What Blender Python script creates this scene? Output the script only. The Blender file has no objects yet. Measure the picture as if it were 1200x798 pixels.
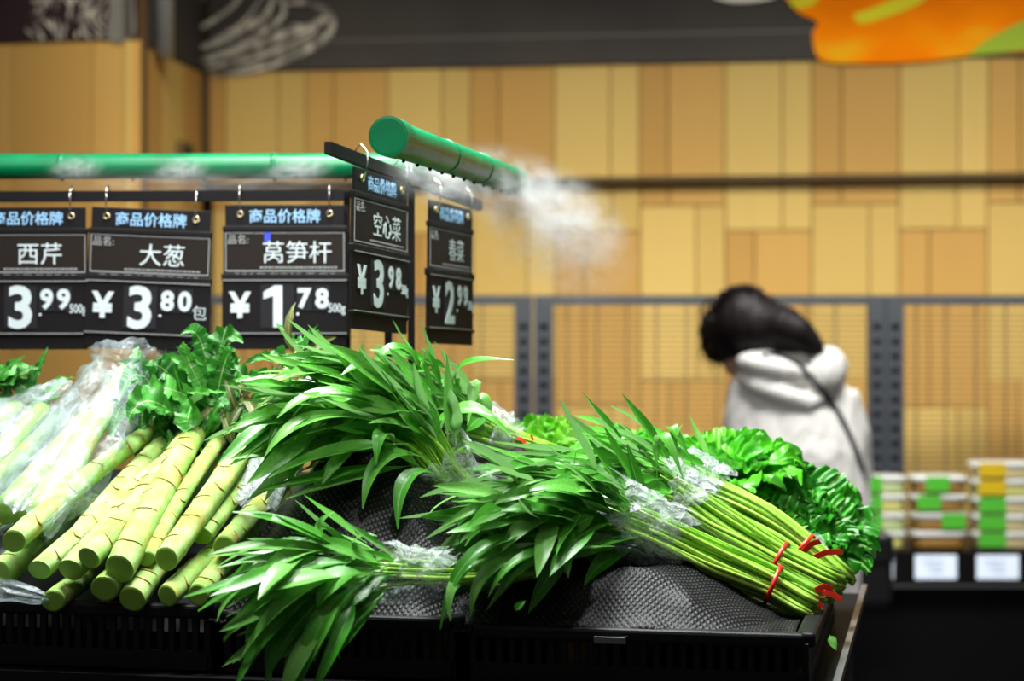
import bpy, bmesh, math, random
from mathutils import Vector, Matrix, noise

R = random.Random(11)
sc = bpy.context.scene
COL = sc.collection
V = Vector
CAMZ, F = 1.30, 1200 * 70 / 36.0

# ------------------------------------------------------------------ camera
cd = bpy.data.cameras.new('camera')
cd.lens = 70; cd.sensor_width = 36; cd.sensor_fit = 'HORIZONTAL'
cd.clip_start = 0.05; cd.clip_end = 60
cd.dof.use_dof = True; cd.dof.focus_distance = 2.42; cd.dof.aperture_fstop = 4.0
cam = bpy.data.objects.new('camera', cd); COL.objects.link(cam)
cam.location = (0, 0, CAMZ); cam.rotation_euler = (math.pi / 2, 0, 0)
sc.camera = cam

# ------------------------------------------------------------------ world, lights, exposure
w = bpy.data.worlds.new('store_ambient'); sc.world = w; w.use_nodes = True
w.node_tree.nodes['Background'].inputs[0].default_value = (1.0, 0.97, 0.92, 1)
w.node_tree.nodes['Background'].inputs[1].default_value = 0.10
sc.view_settings.view_transform = 'Standard'
sc.view_settings.look = 'None'
sc.view_settings.exposure = 0.0
sc.view_settings.gamma = 1.0
sc.view_settings.use_curve_mapping = False
sc.cycles.max_bounces = 8
sc.cycles.transparent_max_bounces = 24
sc.cycles.volume_bounces = 1
sc.cycles.caustics_reflective = False
sc.cycles.caustics_refractive = False
sc.cycles.use_denoising = True

def area(name, loc, target, sx, sy, power, color, spread=180):
    l = bpy.data.lights.new(name, 'AREA'); l.shape = 'RECTANGLE'
    l.size, l.size_y, l.energy, l.color = sx, sy, power, color
    l.spread = math.radians(spread)
    o = bpy.data.objects.new(name, l); COL.objects.link(o)
    o.location = loc
    o.rotation_euler = (V(target) - V(loc)).to_track_quat('-Z', 'Y').to_euler()
    return o

def spot(name, loc, target, power, color, angle, blend, size=0.04):
    l = bpy.data.lights.new(name, 'SPOT')
    l.energy, l.color, l.spot_size, l.spot_blend, l.shadow_soft_size = power, color, math.radians(angle), blend, size
    o = bpy.data.objects.new(name, l); COL.objects.link(o)
    o.location = loc
    o.rotation_euler = (V(target) - V(loc)).to_track_quat('-Z', 'Y').to_euler()
    return o

# track lights above the produce
area('produce_light', (-0.25, 2.75, 2.9), (-0.1, 2.55, 1.0), 1.3, 0.35, 58, (0.95, 1.0, 0.97), 110)
spot('produce_spot', (0.15, 2.3, 3.2), (0.1, 2.55, 1.1), 135, (0.97, 1.0, 0.96), 38, 0.7, 0.09)
spot('left_spot', (-0.75, 3.0, 3.1), (-0.61, 2.44, 1.07), 120, (0.97, 1.0, 1.0), 10, 0.9, 0.05)
# sign / aisle light from the front ceiling
area('aisle_light', (-0.3, 1.0, 2.7), (-0.3, 3.1, 1.42), 1.2, 0.3, 5.4, (1.0, 0.97, 0.93), 46)
# lights over the shopper and the counter behind
area('counter_light', (0.95, 4.75, 3.3), (0.95, 5.7, 1.0), 1.4, 0.6, 45, (1.0, 0.98, 0.95), 120)
# wall washers, plus one added light for the lower wall
area('wall_light', (0.6, 5.9, 3.35), (0.6, 7.85, 0.55), 4.6, 0.35, 36, (1.0, 0.94, 0.72), 84)
area('wall_light', (0.6, 5.7, 2.6), (0.6, 7.85, 0.85), 4.0, 0.2, 9, (1.0, 0.94, 0.78), 50)  # unseen extra light, added to brighten the wall behind the wire mesh
area('wall_light', (-0.5, 5.9, 3.3), (-1.35, 7.6, 2.0), 0.8, 0.3, 5.0, (1.0, 0.90, 0.75), 120)

# ------------------------------------------------------------------ helpers
def at(px, py, Y):
    return V(((px - 600) / F * Y, Y, CAMZ - (py - 399) / F * Y))

def link(o, parent=None):
    COL.objects.link(o)
    if parent is not None:
        o.parent = parent
    return o

def mesh_from(name, verts, faces, smooth=True):
    me = bpy.data.meshes.new(name)
    me.from_pydata([tuple(v) for v in verts], [], faces)
    if smooth:
        me.polygons.foreach_set('use_smooth', [True] * len(me.polygons))
    me.update()
    return me

def obj(name, me, mat=None, parent=None, loc=None):
    if mat is not None and len(me.materials) == 0:
        me.materials.append(mat)
    o = bpy.data.objects.new(name, me)
    link(o, parent)
    if loc is not None:
        o.location = loc
    return o

def tag(o, label, cat, group=None):
    o['label'] = label; o['category'] = cat
    if group: o['group'] = group
    return o

def thing(name, loc, label, cat, group=None, rot=None):
    o = bpy.data.objects.new(name, None); COL.objects.link(o)
    o.empty_display_size = 0.05
    o.location = loc
    if rot: o.rotation_euler = rot
    return tag(o, label, cat, group)

class MB:
    """collects shapes into one mesh"""
    def __init__(s): s.v = []; s.f = []
    def add(s, vs, fs):
        n = len(s.v); s.v += [V(v) for v in vs]; s.f += [tuple(i + n for i in f) for f in fs]
        return s
    def box(s, c, d, ax=None):
        c = V(c); X, Y, Z = ax if ax else (V((1,0,0)), V((0,1,0)), V((0,0,1)))
        h = [k / 2 for k in d]
        vs = [c + X*(i*h[0]) + Y*(j*h[1]) + Z*(k*h[2]) for k in (-1,1) for j in (-1,1) for i in (-1,1)]
        return s.add(vs, [(0,2,3,1),(4,5,7,6),(0,1,5,4),(2,6,7,3),(0,4,6,2),(1,3,7,5)])
    def tube(s, pts, rad, n=8, cap=True):
        pts = [V(p) for p in pts]
        if not hasattr(rad, '__len__'): rad = [rad] * len(pts)
        vs, fs = [], []
        up = V((0,0,1))
        prev = None
        for i, p in enumerate(pts):
            t = (pts[min(i+1, len(pts)-1)] - pts[max(i-1, 0)]).normalized()
            if prev is None:
                a = t.cross(up if abs(t.z) < .95 else V((1,0,0))).normalized()
            else:
                a = (prev - t * prev.dot(t)).normalized()
            prev = a
            b = t.cross(a)
            for k in range(n):
                th = 2*math.pi*k/n
                vs.append(p + (a*math.cos(th) + b*math.sin(th)) * rad[i])
        for i in range(len(pts)-1):
            for k in range(n):
                k2 = (k+1) % n
                fs.append((i*n+k, i*n+k2, (i+1)*n+k2, (i+1)*n+k))
        if cap:
            fs.append(tuple(range(n))[::-1]); fs.append(tuple((len(pts)-1)*n+k for k in range(n)))
        return s.add(vs, fs)
    def loft(s, rings):
        n = len(rings[0]); vs = [v for r in rings for v in r]; fs = []
        for i in range(len(rings)-1):
            for k in range(n):
                k2 = (k+1) % n
                fs.append((i*n+k, i*n+k2, (i+1)*n+k2, (i+1)*n+k))
        fs.append(tuple(range(n))[::-1]); fs.append(tuple((len(rings)-1)*n+k for k in range(n)))
        return s.add(vs, fs)
    def ellip(s, c, r, rot=None, nu=14, nv=10):
        c = V(c); rings = []
        M = rot.to_matrix() if rot else Matrix.Identity(3)
        for j in range(nv+1):
            ph = math.pi * (0.02 + 0.96*j/nv)
            rings.append([c + M @ V((r[0]*math.sin(ph)*math.cos(2*math.pi*k/nu), r[1]*math.sin(ph)*math.sin(2*math.pi*k/nu), -r[2]*math.cos(ph))) for k in range(nu)])
        return s.loft(rings)
    def build(s, name, mat, parent=None, smooth=False, origin=None):
        vs = s.v if origin is None else [v - V(origin) for v in s.v]
        return obj(name, mesh_from(name, vs, s.f, smooth), mat, parent, origin if parent is None else None)

def rbox_mesh(name, d, bev=0.002, seg=1):
    bm = bmesh.new(); bmesh.ops.create_cube(bm, size=1)
    bmesh.ops.scale(bm, vec=d, verts=bm.verts)
    if bev: bmesh.ops.bevel(bm, geom=bm.edges[:], offset=bev, segments=seg, profile=.5, affect='EDGES')
    me = bpy.data.meshes.new(name); bm.to_mesh(me); bm.free(); return me

def catmull(pts, n):
    pts = [V(p) for p in pts]
    P = [pts[0]*2 - pts[1]] + pts + [pts[-1]*2 - pts[-2]]
    out = []
    segs = len(pts) - 1
    for k in range(n):
        u = k / (n-1) * segs; i = min(int(u), segs-1); t = u - i
        a, b, c, d = P[i], P[i+1], P[i+2], P[i+3]
        out.append(0.5*((2*b) + (c-a)*t + (2*a-5*b+4*c-d)*t*t + (-a+3*b-3*c+d)*t**3))
    return out

def lerp_list(xs, t):
    u = t * (len(xs)-1); i = min(int(u), len(xs)-2); return xs[i] + (xs[i+1]-xs[i])*(u-i)

# ------------------------------------------------------------------ materials
def mat(name, col, rough=0.6, metal=0.0, spec=0.5, **k):
    m = bpy.data.materials.new(name); m.use_nodes = True
    b = m.node_tree.nodes['Principled BSDF']
    b.inputs['Base Color'].default_value = (*col, 1)
    b.inputs['Roughness'].default_value = rough
    b.inputs['Metallic'].default_value = metal
    b.inputs['Specular IOR Level'].default_value = spec
    for kk, v in k.items(): b.inputs[kk].default_value = v
    return m

def N(m, t, **k):
    n = m.node_tree.nodes.new(t)
    for kk, v in k.items(): setattr(n, kk, v)
    return n
def L(m, a, b): m.node_tree.links.new(a, b)
def ramp(m, fac, stops):
    r = N(m, 'ShaderNodeValToRGB')
    while len(r.color_ramp.elements) < len(stops): r.color_ramp.elements.new(0.5)
    for e, (p, c) in zip(r.color_ramp.elements, stops):
        e.position = p; e.color = (*c, 1)
    L(m, fac, r.inputs[0]); return r.outputs[0]
def noise_tex(m, scale, detail=3, vec=None, rough=0.5, dist=0):
    n = N(m, 'ShaderNodeTexNoise'); n.inputs['Scale'].default_value = scale; n.inputs['Detail'].default_value = detail
    n.inputs['Roughness'].default_value = rough; n.inputs['Distortion'].default_value = dist
    if vec is not None: L(m, vec, n.inputs['Vector'])
    return n
def bump(m, h, strength, dist=0.01):
    b = N(m, 'ShaderNodeBump'); b.inputs['Strength'].default_value = strength; b.inputs['Distance'].default_value = dist
    L(m, h, b.inputs['Height']); L(m, b.outputs[0], m.node_tree.nodes['Principled BSDF'].inputs['Normal']); return b
def bsdf(m): return m.node_tree.nodes['Principled BSDF']
def mapping(m, src, scale):
    mp = N(m, 'ShaderNodeMapping'); mp.inputs['Scale'].default_value = scale; L(m, src, mp.inputs[0]); return mp.outputs[0]

def wood(name, c1, c2):
    m = mat(name, c1, 0.55, spec=0.12)
    tc = N(m, 'ShaderNodeTexCoord'); oi = N(m, 'ShaderNodeObjectInfo')
    add = N(m, 'ShaderNodeVectorMath', operation='ADD'); L(m, tc.outputs['Object'], add.inputs[0]); L(m, oi.outputs['Location'], add.inputs[1])
    n = noise_tex(m, 4, 5, mapping(m, add.outputs[0], (14, 14, 0.5)))
    mixf = N(m, 'ShaderNodeMath', operation='MULTIPLY_ADD'); L(m, n.outputs[0], mixf.inputs[0]); mixf.inputs[1].default_value = .28
    mm = N(m, 'ShaderNodeMath', operation='MULTIPLY'); L(m, oi.outputs['Random'], mm.inputs[0]); mm.inputs[1].default_value = .55
    L(m, mm.outputs[0], mixf.inputs[2])
    L(m, ramp(m, mixf.outputs[0], [(0.15, c1), (0.85, c2)]), bsdf(m).inputs['Base Color'])
    return m

def leafmat(name, cols, under, rough=0.38, rib=(0.30, 0.48, 0.14), trans=0.3, ribw=0.012, veins=0.04):
    m = mat(name, cols[0], rough, spec=0.45)
    tc = N(m, 'ShaderNodeTexCoord'); oi = N(m, 'ShaderNodeObjectInfo'); uv = N(m, 'ShaderNodeUVMap')
    add = N(m, 'ShaderNodeVectorMath', operation='ADD'); L(m, tc.outputs['Object'], add.inputs[0]); L(m, oi.outputs['Location'], add.inputs[1])
    n = noise_tex(m, 45, 3, add.outputs[0])
    f = N(m, 'ShaderNodeMath', operation='MULTIPLY_ADD'); L(m, n.outputs[0], f.inputs[0]); f.inputs[1].default_value = .5
    mm = N(m, 'ShaderNodeMath', operation='MULTIPLY'); L(m, oi.outputs['Random'], mm.inputs[0]); mm.inputs[1].default_value = .55
    L(m, mm.outputs[0], f.inputs[2])
    base = ramp(m, f.outputs[0], [(0.15, cols[0]), (0.5, cols[1]), (0.85, cols[2])])
    # pale midrib from the uv map (v runs across the blade)
    sx = N(m, 'ShaderNodeSeparateXYZ'); L(m, uv.outputs[0], sx.inputs[0])
    s1 = N(m, 'ShaderNodeMath', operation='SUBTRACT'); L(m, sx.outputs[1], s1.inputs[0]); s1.inputs[1].default_value = .5
    s2 = N(m, 'ShaderNodeMath', operation='ABSOLUTE'); L(m, s1.outputs[0], s2.inputs[0])
    s3 = N(m, 'ShaderNodeMath', operation='LESS_THAN'); L(m, s2.outputs[0], s3.inputs[0]); s3.inputs[1].default_value = ribw * 4
    mx = N(m, 'ShaderNodeMix', data_type='RGBA'); L(m, s3.outputs[0], mx.inputs[0]); L(m, base, mx.inputs[6]); mx.inputs[7].default_value = (*rib, 1)
    geo = N(m, 'ShaderNodeNewGeometry')
    mu = N(m, 'ShaderNodeMix', data_type='RGBA'); mu.inputs[0].default_value = .5
    bf = N(m, 'ShaderNodeMath', operation='MULTIPLY'); L(m, geo.outputs['Backfacing'], bf.inputs[0]); bf.inputs[1].default_value = .75
    L(m, bf.outputs[0], mu.inputs[0]); L(m, mx.outputs[2], mu.inputs[6]); mu.inputs[7].default_value = (*under, 1)
    L(m, mu.outputs[2], bsdf(m).inputs['Base Color'])
    # side veins
    wv = N(m, 'ShaderNodeTexWave'); wv.inputs['Scale'].default_value = 7; wv.inputs['Distortion'].default_value = 4
    L(m, uv.outputs[0], wv.inputs['Vector'])
    bump(m, wv.outputs[1], veins, 0.002)
    tr = N(m, 'ShaderNodeBsdfTranslucent'); L(m, mu.outputs[2], tr.inputs[0])
    ms = N(m, 'ShaderNodeMixShader'); ms.inputs[0].default_value = trans
    L(m, bsdf(m).outputs[0], ms.inputs[1]); L(m, tr.outputs[0], ms.inputs[2])
    L(m, ms.outputs[0], m.node_tree.nodes['Material Output'].inputs[0])
    return m

def plastic_film(name, veil=0.25, tint=(0.9, 0.97, 1.0), scale=60, rough=0.12):
    m = bpy.data.materials.new(name); m.use_nodes = True
    nt = m.node_tree; b = bsdf(m)
    b.inputs['Base Color'].default_value = (*tint, 1); b.inputs['Roughness'].default_value = rough
    b.inputs['Specular IOR Level'].default_value = 1.0
    tc = N(m, 'ShaderNodeTexCoord')
    n = noise_tex(m, scale, 5, tc.outputs['Object'], 0.6, 1.2)
    bump(m, n.outputs[0], 1.0, 0.012)
    tp = N(m, 'ShaderNodeBsdfTransparent'); tp.inputs[0].default_value = (0.97, 0.99, 1.0, 1)
    r = N(m, 'ShaderNodeMapRange'); L(m, n.outputs[0], r.inputs[0])
    r.inputs[1].default_value = .35; r.inputs[2].default_value = .7; r.inputs[3].default_value = veil*.35; r.inputs[4].default_value = min(1, veil*1.7)
    ms = N(m, 'ShaderNodeMixShader'); L(m, r.outputs[0], ms.inputs[0])
    L(m, tp.outputs[0], ms.inputs[1]); L(m, b.outputs[0], ms.inputs[2])
    L(m, ms.outputs[0], nt.nodes['Material Output'].inputs[0])
    return m

M = {}
M['wood_light'] = wood('wood_light', (0.50, 0.35, 0.115), (0.60, 0.43, 0.15))
M['wood_dark'] = wood('wood_dark', (0.43, 0.25, 0.075), (0.52, 0.32, 0.10))
M['backing'] = mat('wall_backing', (0.10, 0.06, 0.025), 0.8)
M['ledge'] = mat('ledge_trim', (0.12, 0.075, 0.03), 0.6)
M['rack'] = mat('rack_steel', (0.055, 0.065, 0.085), 0.45, 0.2)
M['dark'] = mat('black_recess', (0.006, 0.006, 0.007), 0.6)
M['wire'] = mat('rack_wire', (0.12, 0.085, 0.045), 0.5, 0.1)
M['black_plastic'] = mat('black_plastic', (0.005, 0.005, 0.006), 0.42, spec=0.22)
M['black_wood'] = mat('black_stand', (0.004, 0.004, 0.005), 0.55, spec=0.15)
M['trim_metal'] = mat('steel_trim', (0.35, 0.35, 0.36), 0.35, 0.9)
M['floor'] = mat('floor', (0.03, 0.03, 0.032), 0.4)
M['rail'] = mat('rail_black', (0.007, 0.006, 0.007), 0.5, spec=.15)
M['steel'] = mat('steel_hook', (0.7, 0.68, 0.65), 0.25, 1.0)
M['brass'] = mat('brass_eyelet', (0.75, 0.62, 0.38), 0.3, 1.0)
M['sign'] = mat('sign_black', (0.008, 0.007, 0.008), 0.5, spec=0.15)
M['sign_panel'] = mat('sign_panel', (0.016, 0.012, 0.010), 0.5, spec=0.15)
M['digit_card'] = mat('digit_card', (0.018, 0.018, 0.022), 0.5, spec=.15)
M['white_print'] = mat('white_print', (0.60, 0.68, 0.72), 0.5, spec=.2)
M['grey_print'] = mat('grey_print', (0.34, 0.35, 0.36), 0.5)
M['blue_print'] = mat('blue_print', (0.30, 0.55, 0.85), 0.5)
M['sign_blue'] = mat('blue_mark', (0.03, 0.06, 0.6), 0.5)
M['red_tie'] = mat('red_tie', (0.85, 0.035, 0.015), 0.35)
M['pole'] = mat('pole_grey', (0.30, 0.32, 0.36), 0.4, 0.4)

m = M['pipe'] = mat('green_pipe', (0.0, 0.30, 0.11), 0.35, spec=0.5)
tc = N(m, 'ShaderNodeTexCoord'); n = noise_tex(m, 9, 4, tc.outputs['Object'])
L(m, ramp(m, n.outputs[0], [(0.3, (0.0, 0.12, 0.04)), (0.6, (0.0, 0.21, 0.075)), (0.8, (0.01, 0.26, 0.10))]), bsdf(m).inputs['Base Color'])

# celtuce stalk: pale green with brown leaf scars
m = M['stalk'] = mat('celtuce_stalk', (0.5, 0.7, 0.2), 0.38, spec=0.4)
tc = N(m, 'ShaderNodeTexCoord'); oi = N(m, 'ShaderNodeObjectInfo')
add = N(m, 'ShaderNodeVectorMath', operation='ADD'); L(m, tc.outputs['Object'], add.inputs[0]); L(m, oi.outputs['Location'], add.inputs[1])
n = noise_tex(m, 26, 4, mapping(m, add.outputs[0], (1, 1, 1)))
fib = noise_tex(m, 60, 4, mapping(m, tc.outputs['UV'], (0.12, 3.0, 1)))
mf = N(m, 'ShaderNodeMath', operation='MULTIPLY_ADD'); L(m, fib.outputs[0], mf.inputs[0]); mf.inputs[1].default_value = .5
m5 = N(m, 'ShaderNodeMath', operation='MULTIPLY'); L(m, n.outputs[0], m5.inputs[0]); m5.inputs[1].default_value = .5; L(m, m5.outputs[0], mf.inputs[2])
c = ramp(m, mf.outputs[0], [(0.36, (0.17, 0.38, 0.05)), (0.5, (0.31, 0.54, 0.12)), (0.64, (0.52, 0.70, 0.29))])
n2 = noise_tex(m, 14, 3, add.outputs[0])
rs = N(m, 'ShaderNodeMapRange'); L(m, n2.outputs[0], rs.inputs[0]); rs.inputs[1].default_value = .56; rs.inputs[2].default_value = .70; rs.inputs[4].default_value = .6
mx = N(m, 'ShaderNodeMix', data_type='RGBA'); L(m, rs.outputs[0], mx.inputs[0]); L(m, c, mx.inputs[6]); mx.inputs[7].default_value = (0.50, 0.30, 0.03, 1)
at_ = N(m, 'ShaderNodeAttribute'); at_.attribute_name = 'node'
nn2 = noise_tex(m, 70, 3, add.outputs[0]); nr_ = N(m, 'ShaderNodeMapRange'); L(m, nn2.outputs[0], nr_.inputs[0]); nr_.inputs[1].default_value = .42; nr_.inputs[2].default_value = .62
nm_ = N(m, 'ShaderNodeMath', operation='MULTIPLY'); L(m, at_.outputs['Fac'], nm_.inputs[0]); L(m, nr_.outputs[0], nm_.inputs[1])
mx2 = N(m, 'ShaderNodeMix', data_type='RGBA'); L(m, nm_.outputs[0], mx2.inputs[0]); L(m, mx.outputs[2], mx2.inputs[6]); mx2.inputs[7].default_value = (0.36, 0.22, 0.03, 1)
L(m, mx2.outputs[2], bsdf(m).inputs['Base Color']); bump(m, fib.outputs[0], 0.5, 0.004)
M['stalk_end'] = mat('celtuce_cut', (0.20, 0.37, 0.04), 0.5)
m = M['scar'] = mat('leaf_scar', (0.36, 0.24, 0.06), 0.7)
m = M['stem'] = mat('spinach_stem', (0.25, 0.52, 0.05), 0.32, spec=0.5)
oi = N(m, 'ShaderNodeObjectInfo')
L(m, ramp(m, oi.outputs['Random'], [(0.0, (0.16, 0.42, 0.03)), (0.6, (0.27, 0.54, 0.05)), (1.0, (0.42, 0.66, 0.10))]), bsdf(m).inputs['Base Color'])
M['leaf'] = leafmat('spinach_leaf', [(0.022, 0.18, 0.007), (0.072, 0.345, 0.022), (0.21, 0.50, 0.11)], (0.27, 0.50, 0.19), 0.36, rib=(0.16, 0.46, 0.08), trans=0.25, ribw=.008)
M['leaf_dark'] = leafmat('celtuce_leaf', [(0.012, 0.11, 0.008), (0.03, 0.22, 0.02), (0.08, 0.36, 0.04)], (0.16, 0.38, 0.11), 0.45, rib=(0.36, 0.58, 0.20), trans=0.2, ribw=0.005, veins=.2)
M['leaf_wilt'] = leafmat('wilted_leaf', [(0.03, 0.045, 0.01), (0.05, 0.08, 0.015), (0.12, 0.12, 0.02)], (0.1, 0.1, 0.03), 0.6, rib=(0.25, 0.28, 0.08), trans=0.1)
M['lettuce'] = leafmat('lettuce_leaf', [(0.03, 0.28, 0.008), (0.06, 0.42, 0.012), (0.14, 0.56, 0.03)], (0.12, 0.42, 0.06), 0.32, rib=(0.30, 0.55, 0.14), trans=0.3, ribw=0.004)
M['lettuce_dark'] = leafmat('dark_lettuce_leaf', [(0.012, 0.16, 0.006), (0.03, 0.27, 0.01), (0.07, 0.40, 0.02)], (0.08, 0.32, 0.05), 0.34, rib=(0.25, 0.5, 0.12), trans=0.25, ribw=0.004)
M['lettuce_pale'] = leafmat('pale_lettuce_leaf', [(0.06, 0.34, 0.008), (0.12, 0.48, 0.015), (0.22, 0.60, 0.03)], (0.20, 0.5, 0.06), 0.35, rib=(0.3, 0.55, 0.1), trans=0.3)
M['film'] = plastic_film('plastic_wrap', 0.36, scale=70)
M['bag'] = plastic_film('plastic_bag', 0.24, (0.42, 0.50, 0.52), scale=14, rough=0.2)

# knitted black net
m = M['net'] = mat('black_net', (0.012, 0.011, 0.014), 0.5, spec=0.2)
uv = N(m, 'ShaderNodeUVMap')
def wavev(rot):
    mp = N(m, 'ShaderNodeMapping'); mp.inputs['Rotation'].default_value = (0, 0, rot); L(m, uv.outputs[0], mp.inputs[0])
    wv = N(m, 'ShaderNodeTexWave'); wv.inputs['Scale'].default_value = 54.0; L(m, mp.outputs[0], wv.inputs[0]); return wv.outputs[1]
mu = N(m, 'ShaderNodeMath', operation='MULTIPLY'); L(m, wavev(math.radians(35)), mu.inputs[0]); L(m, wavev(math.radians(-35)), mu.inputs[1])
L(m, ramp(m, mu.outputs[0], [(0.50, (0.002, 0.0018, 0.002)), (0.68, (0.010, 0.009, 0.011)), (0.92, (0.06, 0.054, 0.062))]), bsdf(m).inputs['Base Color'])
bump(m, mu.outputs[0], 0.35, 0.003)

m = M['jacket'] = mat('jacket_cloth', (0.84, 0.83, 0.79), 0.75)
tc = N(m, 'ShaderNodeTexCoord'); n = noise_tex(m, 7, 4, mapping(m, tc.outputs['Object'], (1.2, 1.2, .5)), .5, .8); bump(m, n.outputs[0], 0.7, 0.05)
m = M['hair'] = mat('dark_hair', (0.010, 0.006, 0.007), 0.55, spec=0.25)
tc = N(m, 'ShaderNodeTexCoord'); n = noise_tex(m, 40, 3, mapping(m, tc.outputs['Object'], (1, 1, .15))); bump(m, n.outputs[0], 0.6, 0.01)
M['skin'] = mat('skin', (0.62, 0.38, 0.27), 0.5)
M['trousers'] = mat('trousers', (0.015, 0.015, 0.02), 0.8)
M['shoe'] = mat('shoe', (0.02, 0.02, 0.02), 0.5)
M['strap'] = mat('black_strap', (0.02, 0.022, 0.03), 0.5)
M['bag_black'] = mat('black_bag', (0.008, 0.008, 0.009), 0.45)
M['eye'] = mat('eye', (0.02, 0.015, 0.012), 0.2)

# mural boards
m = M['board'] = mat('mural_slate', (0.055, 0.050, 0.048), 0.7, spec=.1)
tc = N(m, 'ShaderNodeTexCoord'); n = noise_tex(m, 1.6, 4, tc.outputs['Object'])
L(m, ramp(m, n.outputs[0], [(0.3, (0.045, 0.040, 0.042)), (0.7, (0.072, 0.066, 0.062))]), bsdf(m).inputs['Base Color'])
M['board_plum'] = mat('mural_plum', (0.028, 0.016, 0.022), 0.7, spec=.1)
m = M['chalk'] = mat('chalk_print', (0.42, 0.40, 0.36), 0.8, spec=.1)
tc = N(m, 'ShaderNodeTexCoord'); n = noise_tex(m, 22, 3, tc.outputs['Object'])
L(m, ramp(m, n.outputs[0], [(0.35, (0.20, 0.19, 0.18)), (0.65, (0.66, 0.63, 0.57))]), bsdf(m).inputs['Base Color'])
M['chalk_dim'] = mat('chalk_dim_print', (0.15, 0.145, 0.14), 0.8)
m = M['pepper'] = mat('pepper_print', (0.85, 0.22, 0.0), 0.7, spec=.05)
tc = N(m, 'ShaderNodeTexCoord'); n = noise_tex(m, 3.2, 2, mapping(m, tc.outputs['Object'], (1, 1, 2)))
L(m, ramp(m, n.outputs[0], [(0.3, (0.85, 0.19, 0.0)), (0.55, (1.0, 0.26, 0.0)), (0.75, (0.9, 0.42, 0.01))]), bsdf(m).inputs['Base Color'])
M['pepper_yellow'] = mat('pepper_yellow_print', (0.72, 0.66, 0.03), 0.7, spec=.05)
M['pepper_green'] = mat('pepper_green_print', (0.34, 0.48, 0.05), 0.7, spec=.05)
M['plate_white'] = mat('plate_white_print', (0.75, 0.74, 0.7), 0.5)

M['tub'] = mat('clear_tub', (0.80, 0.84, 0.72), 0.25, spec=0.5)
M['tub_lid'] = mat('tub_lid', (0.80, 0.83, 0.80), 0.22)
M['food_brown'] = mat('tub_brown', (0.36, 0.19, 0.035), 0.4)
M['food_cream'] = mat('tub_cream', (0.72, 0.62, 0.32), 0.4)
M['food_yellow'] = mat('tub_yellow', (0.74, 0.72, 0.22), 0.4)
M['food_pale'] = mat('tub_pale', (0.62, 0.74, 0.34), 0.4)
M['label_green'] = mat('label_green', (0.13, 0.72, 0.06), 0.4)
M['label_yellow'] = mat('label_yellow', (0.95, 0.66, 0.02), 0.4)
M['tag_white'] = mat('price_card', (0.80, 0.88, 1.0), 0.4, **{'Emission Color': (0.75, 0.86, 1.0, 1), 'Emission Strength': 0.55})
M['tag_print'] = mat('price_card_print', (0.45, 0.58, 0.85), 0.5)

def volmat(name, dens, falloff, scale=5.0, thr=(0.42, 0.68)):
    """mist: density falls off from the axis and the ends of the cloud; object space is the unit sphere"""
    m = bpy.data.materials.new(name); m.use_nodes = True
    nt = m.node_tree; nt.nodes.remove(bsdf(m))
    v = N(m, 'ShaderNodeVolumePrincipled'); v.inputs['Color'].default_value = (0.97, 0.98, 1, 1); v.inputs['Anisotropy'].default_value = 0.25
    tc = N(m, 'ShaderNodeTexCoord')
    ln = N(m, 'ShaderNodeVectorMath', operation='LENGTH'); L(m, tc.outputs['Object'], ln.inputs[0])
    r = N(m, 'ShaderNodeMapRange'); L(m, ln.outputs['Value'], r.inputs[0]); r.interpolation_type = 'SMOOTHSTEP'
    r.inputs[1].default_value = 1.0; r.inputs[2].default_value = falloff; r.inputs[3].default_value = 0; r.inputs[4].default_value = 1
    n = noise_tex(m, scale, 4, mapping(m, tc.outputs['Object'], (1.6, 1, 1)), .6, .6)
    q = N(m, 'ShaderNodeMapRange'); L(m, n.outputs[0], q.inputs[0]); q.inputs[1].default_value = thr[0]; q.inputs[2].default_value = thr[1]
    a = N(m, 'ShaderNodeMath', operation='MULTIPLY'); L(m, r.outputs[0], a.inputs[0]); L(m, q.outputs[0], a.inputs[1])
    b = N(m, 'ShaderNodeMath', operation='MULTIPLY'); L(m, a.outputs[0], b.inputs[0]); b.inputs[1].default_value = dens
    L(m, b.outputs[0], v.inputs['Density'])
    L(m, v.outputs[0], nt.nodes['Material Output'].inputs['Volume'])
    return m

# ------------------------------------------------------------------ room: floor and walls
fl = MB().box((0.5, 4, -0.05), (12, 12, 0.1)).build('floor', M['floor']); fl['kind'] = 'structure'

yaw = math.radians(8)
ew = V((math.cos(yaw), -math.sin(yaw), 0)); nw = V((-math.sin(yaw), -math.cos(yaw), 0)); ez = V((0, 0, 1))
W0 = V((0.836, 7.8, 0))
def wp(t, z, out=0.0): return W0 + ew*t + ez*z + nw*out

PITCH, ZL, ZT = 0.334, 1.925, 2.383
T0, T1 = -2.07, 2.9
wall = MB().box(wp(0.9, 1.6, -0.14), (7.4, 0.12, 3.2), (ew, nw, ez)).build('wall_back', M['backing']); wall['kind'] = 'structure'
wall_mesh_cache = {}
def board(parent, t0, t1, z0, z1, out, mt, wpf=wp, ax=None, thick=0.02):
    g = 0.0035
    key = (round(t1-t0, 3), round(z1-z0, 3), mt.name)
    if key not in wall_mesh_cache:
        me = rbox_mesh('panel', (t1-t0-g, thick, z1-z0-g), 0.003); me.materials.append(mt); wall_mesh_cache[key] = me
    o = bpy.data.objects.new('panel', wall_mesh_cache[key]); link(o, parent)
    a = ax or (ew, nw, ez)
    mw = Matrix((a[0], a[1], a[2])).transposed().to_4x4(); mw.translation = wpf((t0+t1)/2, (z0+z1)/2, out)
    o.matrix_local = mw
    return o
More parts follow.
